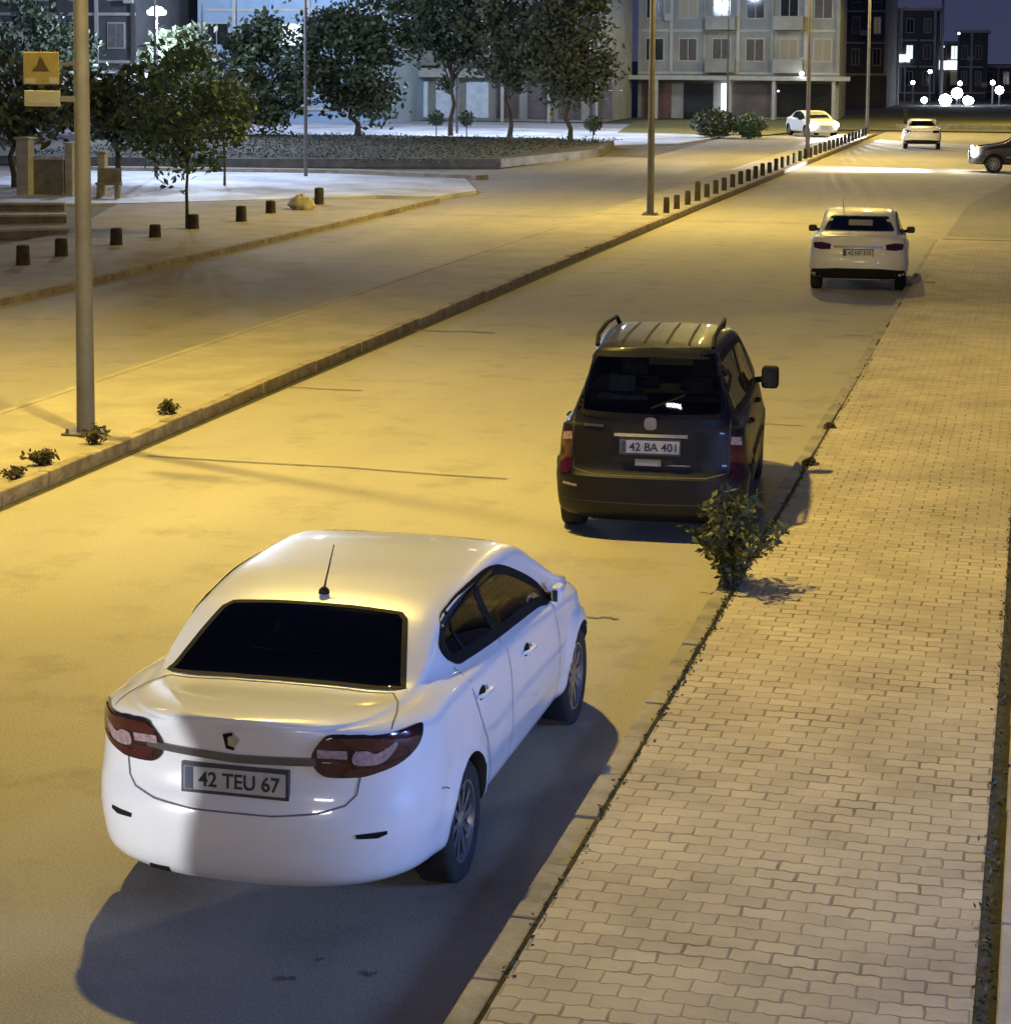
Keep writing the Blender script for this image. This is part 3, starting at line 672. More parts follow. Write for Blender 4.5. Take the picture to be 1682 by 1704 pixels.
# panel gaps
gm = mat('panel_shadow_gap', (.16, .16, .17), .8, noise=.2)
g_ = MB()
GAP = [car, gm]
def addseam(*a, **k):
    s = seam(bvh, *a, **k)
    if s.f: s.build('panel_gap', GAP[1], GAP[0])
addseam(REAR, [(-.60, .83), (-.585, .74), (-.54, .695), (-.42, .662), (-.2, .640), (.2, .640), (.42, .662), (.54, .695), (.585, .74), (.60, .83)], .009, None, '', None)
for B in (SIDE_R, SIDE_L):
    addseam(B, [(1.96, 1.03), (1.98, .8), (1.96, .45), (1.93, .30)], .007, None, '', None)
    addseam(B, [(1.18, 1.08), (1.20, .95), (1.28, .82), (1.42, .62), (1.44, .45), (1.46, .30)], .007, None, '', None)
    addseam(B, [(3.12, .94), (3.16, .8), (3.14, .5), (3.10, .30)], .007, None, '', None)
    addseam(B, [(.54, .66), (.60, .645), (.66, .62)], .007, None, '', None)
    addseam(B, [(1.46, .30), (2.4, .285), (3.10, .30)], .008, None, '', None)
addseam(TOP, [(-.60, .66), (-.4, .655), (0, .65), (.4, .655), (.60, .66), (.66, .55), (.70, .40), (.72, .25)], .008, None, '', None)
addseam(TOP, [(-.60, .66), (-.66, .55), (-.70, .40), (-.72, .25)], .008, None, '', None)
for x in (-.61, .66):
    decal(bvh, LAMP_R if x > 0 else LAMP_L, [(abs(x)-.07, .535), (abs(x)-.075, .555), (abs(x)+.09, .575), (abs(x)+.09, .56), (abs(x)+.04, .54)], M_['trim'], 'rear_reflector', car, off=.006, thick=.01, res=.03)
decal(bvh, REAR, [(-.50, .262), (-.47, .31), (-.36, .31), (-.33, .262)], M_['trim'], 'exhaust_opening', car, off=.006, thick=.01, res=.03)
for sx in (-1, 1):
    for (yy, zz) in ((1.36, .905), (2.36, .865)):
        B = SIDE_R if sx > 0 else SIDE_L
        hcup = decal(bvh, B, smooth_poly([(yy-.05, zz-.03), (yy-.05, zz+.02), (yy+.04, zz+.03), (yy+.05, zz-.02)], 3), M_['trim'], 'handle_recess', car, off=.003, thick=.003, res=.03)
        c = cast(bvh, B, yy, zz, 0)[0]; x0 = c.x
        mb = MB(); mb.tube([(x0, yy-.105, zz+.002), (x0+sx*.035, yy-.06, zz+.004), (x0+sx*.038, yy+.06, zz+.004), (x0, yy+.10, zz+.002)], [.010, .014, .014, .010], 8); mb.build('door_handle', S_ if False else M_['white_paint'], car, smooth=True)
mirror(car, 1, .835, 3.18, .99, M_['white_paint'], .07, .11); mirror(car, -1, .835, 3.18, .99, M_['white_paint'], .07, .11)
mb = MB(); mb.lathe([(.03, 0), (.028, .02), (.012, .035), (.001, .036)], 'z', c=(0, 1.34, 1.385), n=16); mb.tube([(0, 1.34, 1.41), (-.005, 1.52, 1.61)], [.006, .003], 6)
mb.build('roof_aerial', M_['trim'], car, smooth=True)
headrest_rows(car, [(1.45, 1.10, (-.42, .42), .14), (2.35, 1.10, (-.38, .38), .17)], M_['seat'])
mb = MB(); mb.box(-.66, .66, .9, 3.4, .62, .66); mb.build('cabin_floor', M_['interior'], car)
mb = MB(); mb.box(-.55, .55, .80, 1.30, 1.022, 1.035); sh = mb.build('parcel_shelf', M_['seat'], car); mb = MB(); mb.box(-.14, .10, .84, .93, 1.036, 1.040); mb.build('paper_tag', M_['sign_back'], sh)
mb = MB(); mb.lathe([(.17, 0), (.185, .01), (.17, .02)], 'z', n=24); st = mb.build('steering_wheel', M_['interior'], car, loc=(-.38, 2.95, .98)); st.rotation_euler.x = R(65)

# --- the dark van
VAN = dict(L=3.96, W=1.70, rr=.42, rf=.95, nr=3.2, nf=2.3, tumble=.30, zl=.17, arch=(.62, 3.13), wheel_r=.31, paint=M_['dark_paint'], shoulder=.83, crown=.045,
    top=[(0, 1.70), (.1, 1.705), (.5, 1.725), (1.2, 1.735), (1.9, 1.72), (2.3, 1.66), (2.6, 1.52), (2.9, 1.33), (3.15, 1.17), (3.3, 1.10), (3.6, 1.0), (3.85, .90), (3.96, .80)],
    belt=[(0, 1.03), (1, 1.04), (2, 1.03), (2.8, 1.0), (3.3, .95), (3.96, .70)],
    rear=[(.15, .12), (.28, .02), (.40, .0), (.56, .0), (.62, .05), (.7, .07), (1.0, .08), (1.25, .11), (1.5, .19), (1.68, .27), (1.76, .30)],
    front=[(.15, .08), (.35, .0), (.6, .0), (.9, .12), (1.2, .2)])
vw_side = [(.42, 1.12), (.5, 1.52), (.62, 1.58), (1.3, 1.60), (2.0, 1.585), (2.3, 1.50), (2.6, 1.28), (2.72, 1.10), (2.66, 1.07), (1.5, 1.08), (.6, 1.09)]
vw_rear = [(-.67, 1.13), (-.655, 1.36), (-.565, 1.60), (-.53, 1.64), (0, 1.655), (.53, 1.64), (.565, 1.60), (.655, 1.36), (.67, 1.13), (.63, 1.10), (0, 1.09), (-.63, 1.10)]
VAN['side_cut'] = [smooth_poly(scale_poly(vw_side, .88), 2)]
VAN['rear_cut'] = scale_poly(vw_rear, .90); VAN['rear_depth'] = 2.0
VAN['front_cut'] = [(-.52, 1.22), (-.45, 1.56), (.45, 1.56), (.52, 1.22)]
van, body, bvh = make_car('parked_van', VAN, (-3.31, 18.22, 0), R(4.5), 'dark grey tall hatchback van with roof rails parked behind the weed', 'van')
for B in (SIDE_R, SIDE_L):
    decal(bvh, B, smooth_poly(vw_side, 2), M_['glass'], 'side_window', van, off=.004, thick=.004)
    ring(bvh, B, smooth_poly(scale_poly(vw_side, .95), 2), .06, M_['trim'], 'window_frame', van)
    seam(bvh, B, [(1.55, 1.08), (1.5, 1.6)], .10, None, '', None, off=.007).build('door_pillar', M_['trim'], van)
    seam(bvh, B, [(.40, .62), (.9, .60), (2.6, .60), (2.75, .60)], .07, None, '', None, off=.012).build('rubbing_strip', M_['trim'], van)
rwv = decal(bvh, REAR, vw_rear, M_['glass_dark'], 'rear_window', van, off=.004, thick=.004, res=.04)
mb = seam(bvh, REAR, scale_poly(vw_rear, .95), .05, None, '', None, off=.006, closed=True, step=.03); mb.build('window_edge', M_['trim'], rwv)
mb = MB(); c0 = cast(bvh, REAR, 0, 1.18, .02)[0]; c1 = cast(bvh, REAR, .30, 1.30, .02)[0]; mb.tube([c0, c1], .008, 6); mb.build('rear_wiper', M_['trim'], van)
decal(bvh, FRONT(3.96), [(-.66, 1.08), (-.52, 1.58), (.52, 1.58), (.66, 1.08)], M_['glass_clear'], 'windscreen', van, off=.004, thick=.004)
vl = [(.72, .58), (.715, .70), (.72, .90), (.73, .97), (.80, .975), (.86, .95), (.87, .66), (.84, .58)]
for B in (LAMP_R, LAMP_L):
    lp = decal(bvh, B, vl, M_['lamp_red'], 'tail_lamp', van, off=.010, thick=.02, res=.03)
    decal(bvh, B, [(.725, .885), (.735, .955), (.84, .955), (.85, .885)], M_['lamp_clear'], 'clear_lens', lp, off=.014, thick=.004, res=.03)
    decal(bvh, B, [(.64, .455), (.63, .475), (.80, .50), (.80, .48)], M_['lamp_clear'], 'rear_reflector', van, off=.008, thick=.006, res=.03)
bp_ = decal(bvh, REAR, [(-.32, .925), (-.32, .955), (.33, .955), (.33, .925)], M_['chrome'], 'tailgate_bar', van, off=.016, thick=.02, res=.05)
decal(bvh, REAR, smooth_poly([(-.045, 1.0), (-.045, 1.09), (.045, 1.09), (.045, 1.0)], 3), M_['grey_chrome'], 'badge', van, off=.012, thick=.012, res=.02)
decal(bvh, REAR, [(-.60, 1.0), (-.60, 1.022), (-.42, 1.022), (-.42, 1.0)], M_['grey_chrome'], 'model_lettering', van, off=.007, thick=.004, res=.03)
decal(bvh, REAR, [(-.13, .67), (-.13, .73), (.10, .73), (.10, .67)], M_['grey_chrome'], 'tow_plate', van, off=.010, thick=.006, res=.03)
plate(van, bvh, .0, .84, '42 BA 401', lean=.05)
GAP = [van, M_['interior']]
addseam(REAR, [(-.655, 1.62), (-.70, 1.2), (-.69, .62), (-.5, .58), (.5, .58), (.69, .62), (.70, 1.2), (.655, 1.62)], .010, None, '', None)
addseam(REAR, [(-.78, .345), (0, .335), (.78, .345)], .012, None, '', None)
for B in (SIDE_R, SIDE_L):
    addseam(B, [(1.50, 1.06), (1.50, .35)], .008, None, '', None); addseam(B, [(2.68, 1.06), (2.64, .35)], .008, None, '', None); addseam(B, [(.5, 1.08), (1.5, 1.08)], .006, None, '', None)
for sx in (-1, 1):
    mb = MB(); mb.tube([(sx*.52, .42, 1.69), (sx*.525, .52, 1.775), (sx*.53, 1.2, 1.80), (sx*.52, 1.85, 1.78), (sx*.50, 1.98, 1.69)], [.022, .02, .02, .02, .022], 8); mb.build('roof_rail', M_['trim'], van, smooth=True)
    for yy in (.75, 1.95):
        B = SIDE_R if sx > 0 else SIDE_L; c = cast(bvh, B, yy+.25, .95, 0)[0]
        mb = MB(); mb.tube([(c.x, yy+.15, .95), (c.x+sx*.035, yy+.19, .955), (c.x+sx*.035, yy+.31, .955), (c.x, yy+.35, .95)], .013, 8); mb.build('door_handle', M_['trim'], van, smooth=True)
for x in (-.30, -.10, .10, .30): seam(bvh, TOP, [(x, .45), (x*.97, 1.9)], .022, None, '', None, off=.005).build('roof_rib', M_['trim'], van)
mirror(van, 1, .84, 2.72, 1.10, M_['trim'], .17, .22); mirror(van, -1, .80, 2.80, 1.08, M_['trim'], .07, .18)
headrest_rows(van, [(1.0, 1.16, (-.36, .36), .15), (1.95, 1.18, (-.34, .34), .17)], M_['seat'])
mb = MB(); mb.box(-.6, .6, .45, 2.9, .75, .8); mb.build('cabin_floor', M_['interior'], van)

# --- white hatchback down the road
HAT = dict(L=4.3, W=1.78, rr=.5, rf=.95, nr=2.8, nf=2.4, tumble=.34, zl=.26, arch=(.80, 3.42), paint=M_['white_paint_dirty'],
    top=[(0, 1.04), (.10, 1.06), (.35, 1.07), (.50, 1.09), (.75, 1.20), (1.0, 1.31), (1.25, 1.385), (1.6, 1.42), (2.1, 1.43), (2.5, 1.39), (2.9, 1.25), (3.25, 1.03), (3.6, .95), (4.0, .87), (4.3, .68)],
    belt=[(0, 1.0), (.6, 1.02), (1.5, 1.0), (2.5, .96), (3.3, .90), (4.3, .62)],
    rear=[(.15, .14), (.3, .02), (.5, .0), (.64, .01), (.72, .06), (.9, .08), (1.1, .08), (1.3, .10), (1.5, .12)],
    front=[(.15, .08), (.4, .0), (.6, .02), (.9, .14)])
h_side = [(1.05, 1.05), (1.08, 1.18), (1.25, 1.28), (1.6, 1.35), (2.1, 1.36), (2.5, 1.27), (2.85, 1.10), (3.0, .99), (2.6, .99), (1.2, 1.04)]
h_rear = [(-.64, 1.12), (-.53, 1.33), (-.48, 1.345), (.48, 1.345), (.53, 1.33), (.64, 1.12), (.60, 1.105), (-.60, 1.105)]
HAT['side_cut'] = [smooth_poly(scale_poly(h_side, .88), 2)]; HAT['rear_cut'] = scale_poly(h_rear, .85); HAT['rear_depth'] = 2.3
def hatch(loc, rz, label, txt, paint, plt=True, S=HAT, back=True, nm='distant_saloon', catg='car', mirrors=True, sidew=h_side, rearw=h_rear, lamps=True):
    S = dict(S); S['paint'] = paint
    c_, b_, bv = make_car(nm, S, loc, rz, label, catg)
    for B in (SIDE_R, SIDE_L):
        decal(bv, B, smooth_poly(sidew, 2), M_['glass'], 'side_window', c_, off=.004, thick=.004, res=.08)
        seam(bv, B, smooth_poly(scale_poly(sidew, .95), 2), .05, None, '', None, off=.006, closed=True).build('window_frame', M_['trim'], c_)
    decal(bv, REAR, rearw, M_['glass_dark'], 'rear_window', c_, off=.004, thick=.004, res=.08)
    decal(bv, FRONT(S['L']), [(-.62, 1.0), (-.50, 1.36), (.50, 1.36), (.62, 1.0)], M_['glass_clear'], 'windscreen', c_, off=.004, thick=.004, res=.08)
    for B in (LAMP_R, LAMP_L):
        decal(bv, B, [(.50, .80), (.50, .90), (.70, .94), (.88, .94), (.86, .84), (.7, .80)], M_['lamp_red'], 'tail_lamp', c_, off=.01, thick=.02, res=.06)
    decal(bv, REAR, [(-.86, .27), (-.84, .42), (-.4, .46), (.4, .46), (.84, .42), (.86, .27)], M_['trim'], 'lower_bumper', c_, off=.006, thick=.01, res=.07)
    decal(bv, REAR, [(-.44, .83), (-.44, .87), (.44, .87), (.44, .83)], M_['grey_chrome'], 'tailgate_strip', c_, off=.01, thick=.01, res=.07)
    for sx in ((-1, 1) if mirrors else ()): mirror(c_, sx, .86, 2.65, .98, M_['trim'], .16, .12)
    if plt: plate(c_, bv, .0, .74, txt, lean=.05)
    return c_, bv
hb, bv = hatch((-3.27, 39.0, 0), R(3.5), 'white saloon stopped beside the kerb up the road beyond the dark van', '42 NP 318', M_['white_paint_dirty'])
headrest_rows(hb, [(1.15, 1.10, (-.38, .38), .14), (2.1, 1.10, (-.36, .36), .17)], M_['seat'])
decal(bv, REAR, [(-.2, 1.19), (-.2, 1.28), (.24, 1.28), (.24, 1.19)], M_['sign_white'], 'window_sticker', hb, off=.008, thick=.003, res=.08)
mb = MB(); mb.tube([(-.30, 1.3, 1.38), (-.33, 1.15, 1.66)], [.012, .006], 6); mb.build('roof_aerial', M_['chrome'], hb)
hatch((-5.75, 103, 0), R(3), 'small white car far down the road, seen from behind', None, M_['white_paint'], plt=False, mirrors=False)
# oncoming white car with lit headlamps behind the median
on, bv = hatch((-13.6, 120.6, 0), R(207), 'white car with blazing headlamps coming past the end of the median kerb', None, M_['white_paint'], plt=False)
def headlamps(root, bv, L, W_=.62, z=.66, power=900, tgt=20, spot=55):
    for sx in (-1, 1):
        c = cast(bv, FRONT(L), sx*W_, z, .01)[0]
        mb = MB(); mb.lathe([(.20, 0), (.17, .06), (.001, .08)], 'z', n=20)
        o = mb.build('headlight', M_['headlight'], root, loc=(c.x, c.y-.02, c.z)); o.rotation_euler.x = R(-90)
        ld = bpy.data.lights.new('headlight_beam', 'SPOT'); ld.energy = power; ld.color = (.92, .96, 1); ld.spot_size = R(spot); ld.spot_blend = .6; ld.shadow_soft_size = .08
        l = bpy.data.objects.new('headlight_beam', ld); COL.objects.link(l); l.parent = root; l.location = (c.x, c.y+.1, c.z)
        l.rotation_euler = (R(90-3), 0, 0)
headlamps(on, bv, 4.3, power=9000)
# dark SUV crossing at the right edge
SUV = dict(L=4.4, W=1.82, rr=.5, rf=.9, nr=2.8, nf=2.6, tumble=.30, zl=.32, arch=(.82, 3.45), wheel_r=.34, paint=M_['dark_paint_dusty'],
    top=[(0, 1.25), (.08, 1.30), (.2, 1.50), (.35, 1.62), (.7, 1.66), (1.8, 1.68), (2.3, 1.62), (2.75, 1.38), (3.1, 1.15), (3.5, 1.08), (4.1, 1.0), (4.4, .85)],
    belt=[(0, 1.1), (1.5, 1.10), (3.1, 1.02), (4.4, .78)], rear=[(.15, .1), (.4, 0), (.7, .0), (1.0, .05), (1.6, .15)], front=[(.15, .08), (.4, .0), (.8, .0), (1.0, .1)])
s_side = [(.55, 1.18), (.7, 1.50), (1.5, 1.56), (2.1, 1.54), (2.6, 1.34), (2.85, 1.12), (1.5, 1.14)]
s_rear = [(-.6, 1.22), (-.5, 1.52), (.5, 1.52), (.6, 1.22)]
SUV['side_cut'] = [smooth_poly(scale_poly(s_side, .86), 2)]
su, bv = hatch((1.50, 83.6, 0), R(93), 'dark sport utility vehicle with lit headlamps crossing at the right edge', None, M_['dark_paint_dusty'], plt=False, S=SUV, nm='crossing_suv', catg='car', sidew=s_side, rearw=s_rear)
headlamps(su, bv, 4.4, z=.78, power=9000)

# ------------------------------------------------------------------ street lamps on the median
arm2 = {}
def lamp_post(loc, label, arms, H=9.2, r0=.100, r1=.06, lit=True, group='tall lamp posts along the median'):
    p = empty('lamp_post', loc, 0, label, 'lamp post', group)
    mb = MB(); mb.tube([(0, 0, 0), (0, 0, H*.35), (0, 0, H)], [r0, r0*.85, r1], 16); mb.build('pole', M_['steel'], p, smooth=True)
    mb = MB(); mb.box(-.2, .2, -.2, .2, 0, .03)
    for sx in (-1, 1):
        for sy in (-1, 1): mb.lathe([(.02, .03), (.02, .08), (.001, .08)], 'z', c=(sx*.15, sy*.15, 0), n=6)
    mb.build('base_plate', M_['dark_steel'], p)
    for ai, (dx, dy, dz) in enumerate(arms):
        v = Vector((dx, dy, 0)); mb = MB()
        pts = [Vector((0, 0, H-.4))]+[Vector((dx*t, dy*t, H-.4+(dz+.4)*math.sin(t*math.pi/2))) for t in (.15, .35, .6, .85, 1)]
        mb.tube(pts, [.05]*2+[.045]*2+[.035]*2, 10); a = mb.build('lamp_arm', M_['steel'], p, smooth=True)
        d = v.normalized(); ang = math.atan2(d.y, d.x)
        mb = MB(); mb.box(-.12, .62, -.14, .14, -.03, .11); h = mb.build('lamp_head', M_['housing'], a, loc=(dx, dy, H+dz), rotz=ang, bevel=.04)
        mb = MB(); mb.box(.05, .55, -.11, .11, -.05, -.032); mb.build('lamp_lens', M_['sodium'], h)
        light('lamp_light', 'SPOT', (loc[0]+dx+d.x*.3, loc[1]+dy+d.y*.3, loc[2]+H+dz-.09), arms_power, SODIUM, (loc[0]+dx+d.x*.3, loc[1]+dy+d.y*.3, 0), .16, spot=(98 if 3 < loc[0] else 176) if ai == 0 else (116 if loc[1] < 30 else 136), blend=.12 if ai == 0 else .6)
    return p
arms_power = 7300
P1 = lamp_post((-10.10, 21.15, .12), 'nearest tall steel lamp post on the median, carrying two small signs', [(3.0, -3.0, 1.0), (-3.4, 1.5, .8)])
arms_power = 5600
lamp_post((-10.10, 55.3, .12), 'second lamp post from the camera, at the start of the row of posts', [(2.6, 0, .9), (-2.6, 0, .9)])
arms_power = 6000
lamp_post((-9.75, 90, .12), 'third lamp post along the median, in front of the apartment block', [(2.4, 0, .9), (-2.4, 0, .9)])
lamp_post((-9.75, 120.5, .12), 'fourth lamp post at the far end of the median kerb', [(2.4, 0, .9), (-2.4, 0, .9)])
lamp_post((2.2, 141, 0), 'added unseen lamp post lighting the grass from beyond the right edge', [(-2.4, 0, .9), (2.4, 0, .9)], group='added lamp posts out of view by the grass')  # added out of view to brighten the grass field
arms_power = 1150
lamp_post((3.2, 29.5, .08), 'added unseen short lamp post brightening the pavement from beyond the right edge', [(-1.6, 0, .4)], H=7.2, r0=.07, r1=.05, group='added lamp posts out of view by the forecourt')  # added sodium fill out of view, lifts the pavement beyond the van
# the two small signs on the nearest post
sg = empty('yellow_sign', (-10.5, 21.0, 4.10), 0, 'small square yellow sign with a dark mark on the nearest lamp post', 'sign')
mb = MB(); mb.box(-.21, .21, -.01, .01, -.16, .19); mb.build('panel', M_['sign_yellow'], sg, bevel=.008)
mb = MB(); mb.prism([(-.10, -.03), (.10, -.03), (.05, .04), (.03, .09), (-.01, .12), (-.04, .03)], 0, .004); mk = mb.build('symbol', M_['sign_mark'], sg, loc=(0, -.012, .02)); mk.rotation_euler.x = R(90)
mb = MB(); mb.box(.10, .20, -.016, -.0125, -.15, -.08); mb.box(-.19, -.06, -.016, -.0125, -.15, -.09); mb.build('light_patch', M_['sign_white'], sg)
mb = MB(); mb.box(.20, .42, .012, .03, .05, .08); mb.build('bracket', M_['dark_steel'], sg)
sg = empty('white_sign', (-10.47, 21.0, 3.79), 0, 'small white rectangular sign below the yellow one on the lamp post', 'sign')
mb = MB(); mb.box(-.23, .19, -.01, .01, -.085, .085); mb.build('panel', M_['sign_white'], sg, bevel=.006)
mb = MB(); mb.box(-.19, .14, -.0135, -.0105, -.055, .045); mb.build('print_area', M_['sign_back'], sg)
mb = MB(); mb.box(.19, .36, -.01, .01, -.03, .03); mb.build('bracket', M_['steel'], sg)

# ------------------------------------------------------------------ bollards
def make_bollard(rad, h, name='bollard'):
    mb = MB(); mb.lathe([(rad*1.08, 0), (rad*1.02, .03), (rad, .06), (rad*.96, h*.9), (rad*.8, h*.97), (.001, h)], 'z', n=16); return mb.build(name, M_['bollard'], smooth=True)
posL = [(-19.6, 38.3), (-19.7, 40.2), (-19.75, 43.0), (-19.75, 45.1), (-19.85, 47.6), (-19.6, 50.1), (-19.9, 53.0), (-19.8, 56.6)]
hL = [.40, .38, .38, .30, .36, .40, .34, .48]
lb = ['leftmost squat dark bollard on the far pavement', 'squat dark bollard just left of the nearest lamp post', 'squat dark bollard just right of the nearest lamp post', 'short dark bollard left of the slim tree', 'dark bollard at the foot of the slim tree', 'dark bollard first to the right of the slim tree', 'dark bollard left of the pale litter on the far pavement', 'tallest dark bollard, last one before the white lit plaza']
for i, (p, h) in enumerate(zip(posL, hL)):
    o = make_bollard(.135, h, 'stone_bollard'); o.location = (*p, .10); tag(o, lb[i], 'bollard', 'squat bollards on the far pavement')
mb = MB(); mb.lathe([(.30, 0), (.36, .12), (.30, .28), (.16, .36), (.001, .38)], 'z', n=12)
for i, p in enumerate(mb.v): mb.v[i] = (p[0]*(1+.2*math.sin(7*i)), p[1], p[2]*(1+.15*math.cos(5*i)))
o = mb.build('litter_sack', mat('litter_sack', (.35, .32, .22), .8, noise=.4, nscale=5), smooth=True, loc=(-19.6, 54.6, .1)); tag(o, 'pale lumpy sack lying between two bollards on the far pavement', 'sack')
proto = make_bollard(.085, .44, 'median_bollard'); kx_ = lambda y: -9.83 + (.0042*max(0, y-55))
ys = [56.2, 57.8, 59.6, 61.3, 63.0, 64.7, 66.4, 68.2, 70, 71.8, 73.6]; y = 75.4
while y < 118: ys.append(y); y += 1.9
for i, y in enumerate(ys[:34]):
    o = proto if i == 0 else proto.copy()
    if i: COL.objects.link(o)
    o.location = (kx_(y), y, .12); o.scale = (1, 1, 1.35 if i == 3 else random.uniform(.9, 1.05))
    tag(o, ('tallest dark post, ' if i == 3 else '')+ORD[i]+' dark post along the median kerb, counted from the second lamp post', 'bollard', 'row of short posts on the median kerb')

# ------------------------------------------------------------------ plants
def leaves(mb, pts, size, rng, mi=0, elong=1.6):
    for p in pts:
        a = rng.uniform(0, 2*math.pi); t = rng.uniform(-.9, 1.2); s = size*rng.uniform(.6, 1.3)
        d = Vector((math.cos(a)*math.cos(t), math.sin(a)*math.cos(t), math.sin(t))); n = d.cross(Vector((rng.uniform(-1, 1), rng.uniform(-1, 1), rng.uniform(-1, 1)))).normalized()
        p = Vector(p); mb.add([p, p+d*s*elong*.5+n*s*.4, p+d*s*elong, p+d*s*elong*.5-n*s*.4], [(0, 1, 2, 3)], mi)
def tree(name, loc, H, crown_r, crown_z0, label, leafm, nleaf=2600, size=.22, seed=1, group='trees around the plaza', trunk_r=.12, cone=False, squash=1.0, cat='tree'):
    rng = random.Random(seed); root = empty(name, loc, 0, label, cat, group)
    ch = H-crown_z0; cz = crown_z0+ch/2
    mb = MB(); bend = [Vector((rng.uniform(-.8, .8)*trunk_r*k*(1 if trunk_r > .1 else .15), rng.uniform(-.8, .8)*trunk_r*k*(1 if trunk_r > .1 else .15), crown_z0*k/3)) for k in range(4)]+[Vector((0, 0, crown_z0+ch*.45))]
    mb.tube(bend, [trunk_r, trunk_r*.8, trunk_r*.7, trunk_r*.6, trunk_r*.3], 8); tips = []
    for k in range(11):
        a = rng.uniform(0, 6.28); z0 = crown_z0+ch*rng.uniform(.02, .4); rr = crown_r*rng.uniform(.5, .85)
        tip = Vector((math.cos(a)*rr, math.sin(a)*rr, min(H*.95, z0+ch*rng.uniform(.15, .45)))); mid = Vector((tip.x*.45, tip.y*.45, (z0+tip.z)/2+.1)); tips.append(tip)
        mb.tube([(0, 0, z0-.1), mid, tip], [trunk_r*.35, trunk_r*.22, trunk_r*.08], 5)
    mb.build('trunk', M_['bark'], root, smooth=True)
    cl = []
    ncl = 46
    for k in range(ncl):
        while True:
            q = Vector((rng.uniform(-1, 1), rng.uniform(-1, 1), rng.uniform(-1, 1)))
            if .25 < q.length < 1: break
        if cone: w = (1-(q.z+1)/2)**.7*.95+.08; q = Vector((q.x*w, q.y*w, q.z))
        else:
            w = 1-.28*max(0, q.z)-.15*max(0, -q.z); q = Vector((q.x*w, q.y*w, q.z))
        cl.append((Vector((q.x*crown_r, q.y*crown_r*squash, cz+q.z*ch/2)), crown_r*rng.uniform(.16, .34)))
    mb = MB(); pts = []
    for k in range(nleaf):
        c, rr = cl[rng.randrange(ncl)]; d = Vector((rng.gauss(0, 1), rng.gauss(0, 1), rng.gauss(0, .8)))
        pts.append(c+d*rr*.62)
    leaves(mb, pts, size, rng); mb.build('crown', leafm, root)
    return root
# slim tree by the bollards
tree('slim_tree', (-20.05, 47.7, .1), 4.35, 1.42, 1.40, 'slim young tree with a sunlit-green leafy crown rising from the bollard row'.replace('sunlit-', 'bright '), M_['leaf_a'], 3600, .13, 4, trunk_r=.055)
tree('young_tree', (-25.4, 63.5, .1), 3.6, 1.0, 1.3, 'small young tree on the white plaza behind the slim tree', M_['leaf_b'], 900, .17, 5, trunk_r=.05)
tree('shade_tree', (-31.2, 60.5, .05), 4.1, 2.0, 1.5, 'bushy dark tree left of the nearest lamp post beside the pale gate pillars', M_['leaf_c'], 2600, .22, 6)
tree('shade_tree', (-28.6, 62.5, .05), 3.9, 1.7, 1.45, 'bushy dark tree right of the nearest lamp post', M_['leaf_b'], 2200, .22, 16)
tree('shade_tree', (-35.5, 64, .05), 4.2, 2.2, .9, 'dark bushy tree at the left edge of the view', M_['leaf_c'], 2000, .24, 26)
tree('cypress', (-34.6, 105, .2), 9.5, 2.7, .9, 'broad dense dark cypress, darkest tall tree behind the bed', M_['leaf_b'], 11200, .22, 7, trunk_r=.2, cone=False)
tree('bed_tree', (-38.2, 101, .2), 6.0, 2.6, .5, 'rounded dark tree left of the broad cypress', M_['leaf_b'], 5600, .22, 8, trunk_r=.15)
tree('bed_tree', (-40.8, 97, .2), 5.6, 2.2, .5, 'pale bluish tree in front of the blue-lit building', M_['leaf_c'], 2600, .28, 9, trunk_r=.15)
tree('bed_tree', (-29.9, 106, .2), 9.2, 2.3, 2.4, 'tall open tree right of the broad cypress', M_['leaf_b'], 5120, .22, 10, trunk_r=.15)
tree('bed_tree', (-26.5, 105, .2), 9.0, 2.6, 1.9, 'tall dense tree in the middle of the group by the topiary balls', M_['leaf_c'], 7360, .22, 11, trunk_r=.15)
tree('bed_tree', (-23.0, 103.5, .2), 8.6, 2.7, 1.6, 'rightmost leafy tree of the bed, above the low topiary ball', M_['leaf_c'], 6080, .22, 12, trunk_r=.15)
tree('back_tree', (-46, 92, .1), 6.5, 2.8, .8, 'dark tree under the glaring plaza lamp at upper left', M_['leaf_b'], 5120, .22, 13, trunk_r=.15)
tree('back_tree', (-51, 96, .1), 6.2, 3.0, .8, 'dim tree farthest left behind the nearest lamp post', M_['leaf_c'], 2600, .30, 14, trunk_r=.15)
def shrub(name, loc, r_, h_, label, leafm, n=500, size=.12, seed=1, stem=0, cat='shrub', group=None, ball=False):
    rng = random.Random(seed); root = empty(name, loc, 0, label, cat, group)
    mb = MB(); mb.tube([(0, 0, 0), (0, 0, stem+h_*.5)], .03, 6); mb.build('stem', M_['bark'], root)
    pts = []
    for k in range(n):
        while True:
            q = Vector((rng.uniform(-1, 1), rng.uniform(-1, 1), rng.uniform(-1, 1)))
            if (.75 if ball else .3) < q.length < 1: break
        pts.append((q.x*r_, q.y*r_, stem+h_/2+q.z*h_/2))
    mb = MB()
    if ball: mb.lathe([(.001, stem+.03)]+[(r_*.86*math.sin(t), stem+h_/2-h_/2*.86*math.cos(t)) for t in np.linspace(.15, 3.0, 10)]+[(.001, stem+h_*.93)], 'z', n=16)
    leaves(mb, pts, size, rng); mb.build('foliage', leafm, root); return root
shrub('topiary_ball', (-31.3, 108.2, .05), .40, .80, 'left one of the pair of dark clipped ball shrubs', M_['leaf_b'], 500, .10, 1, .55, group='clipped ball shrubs', ball=True)
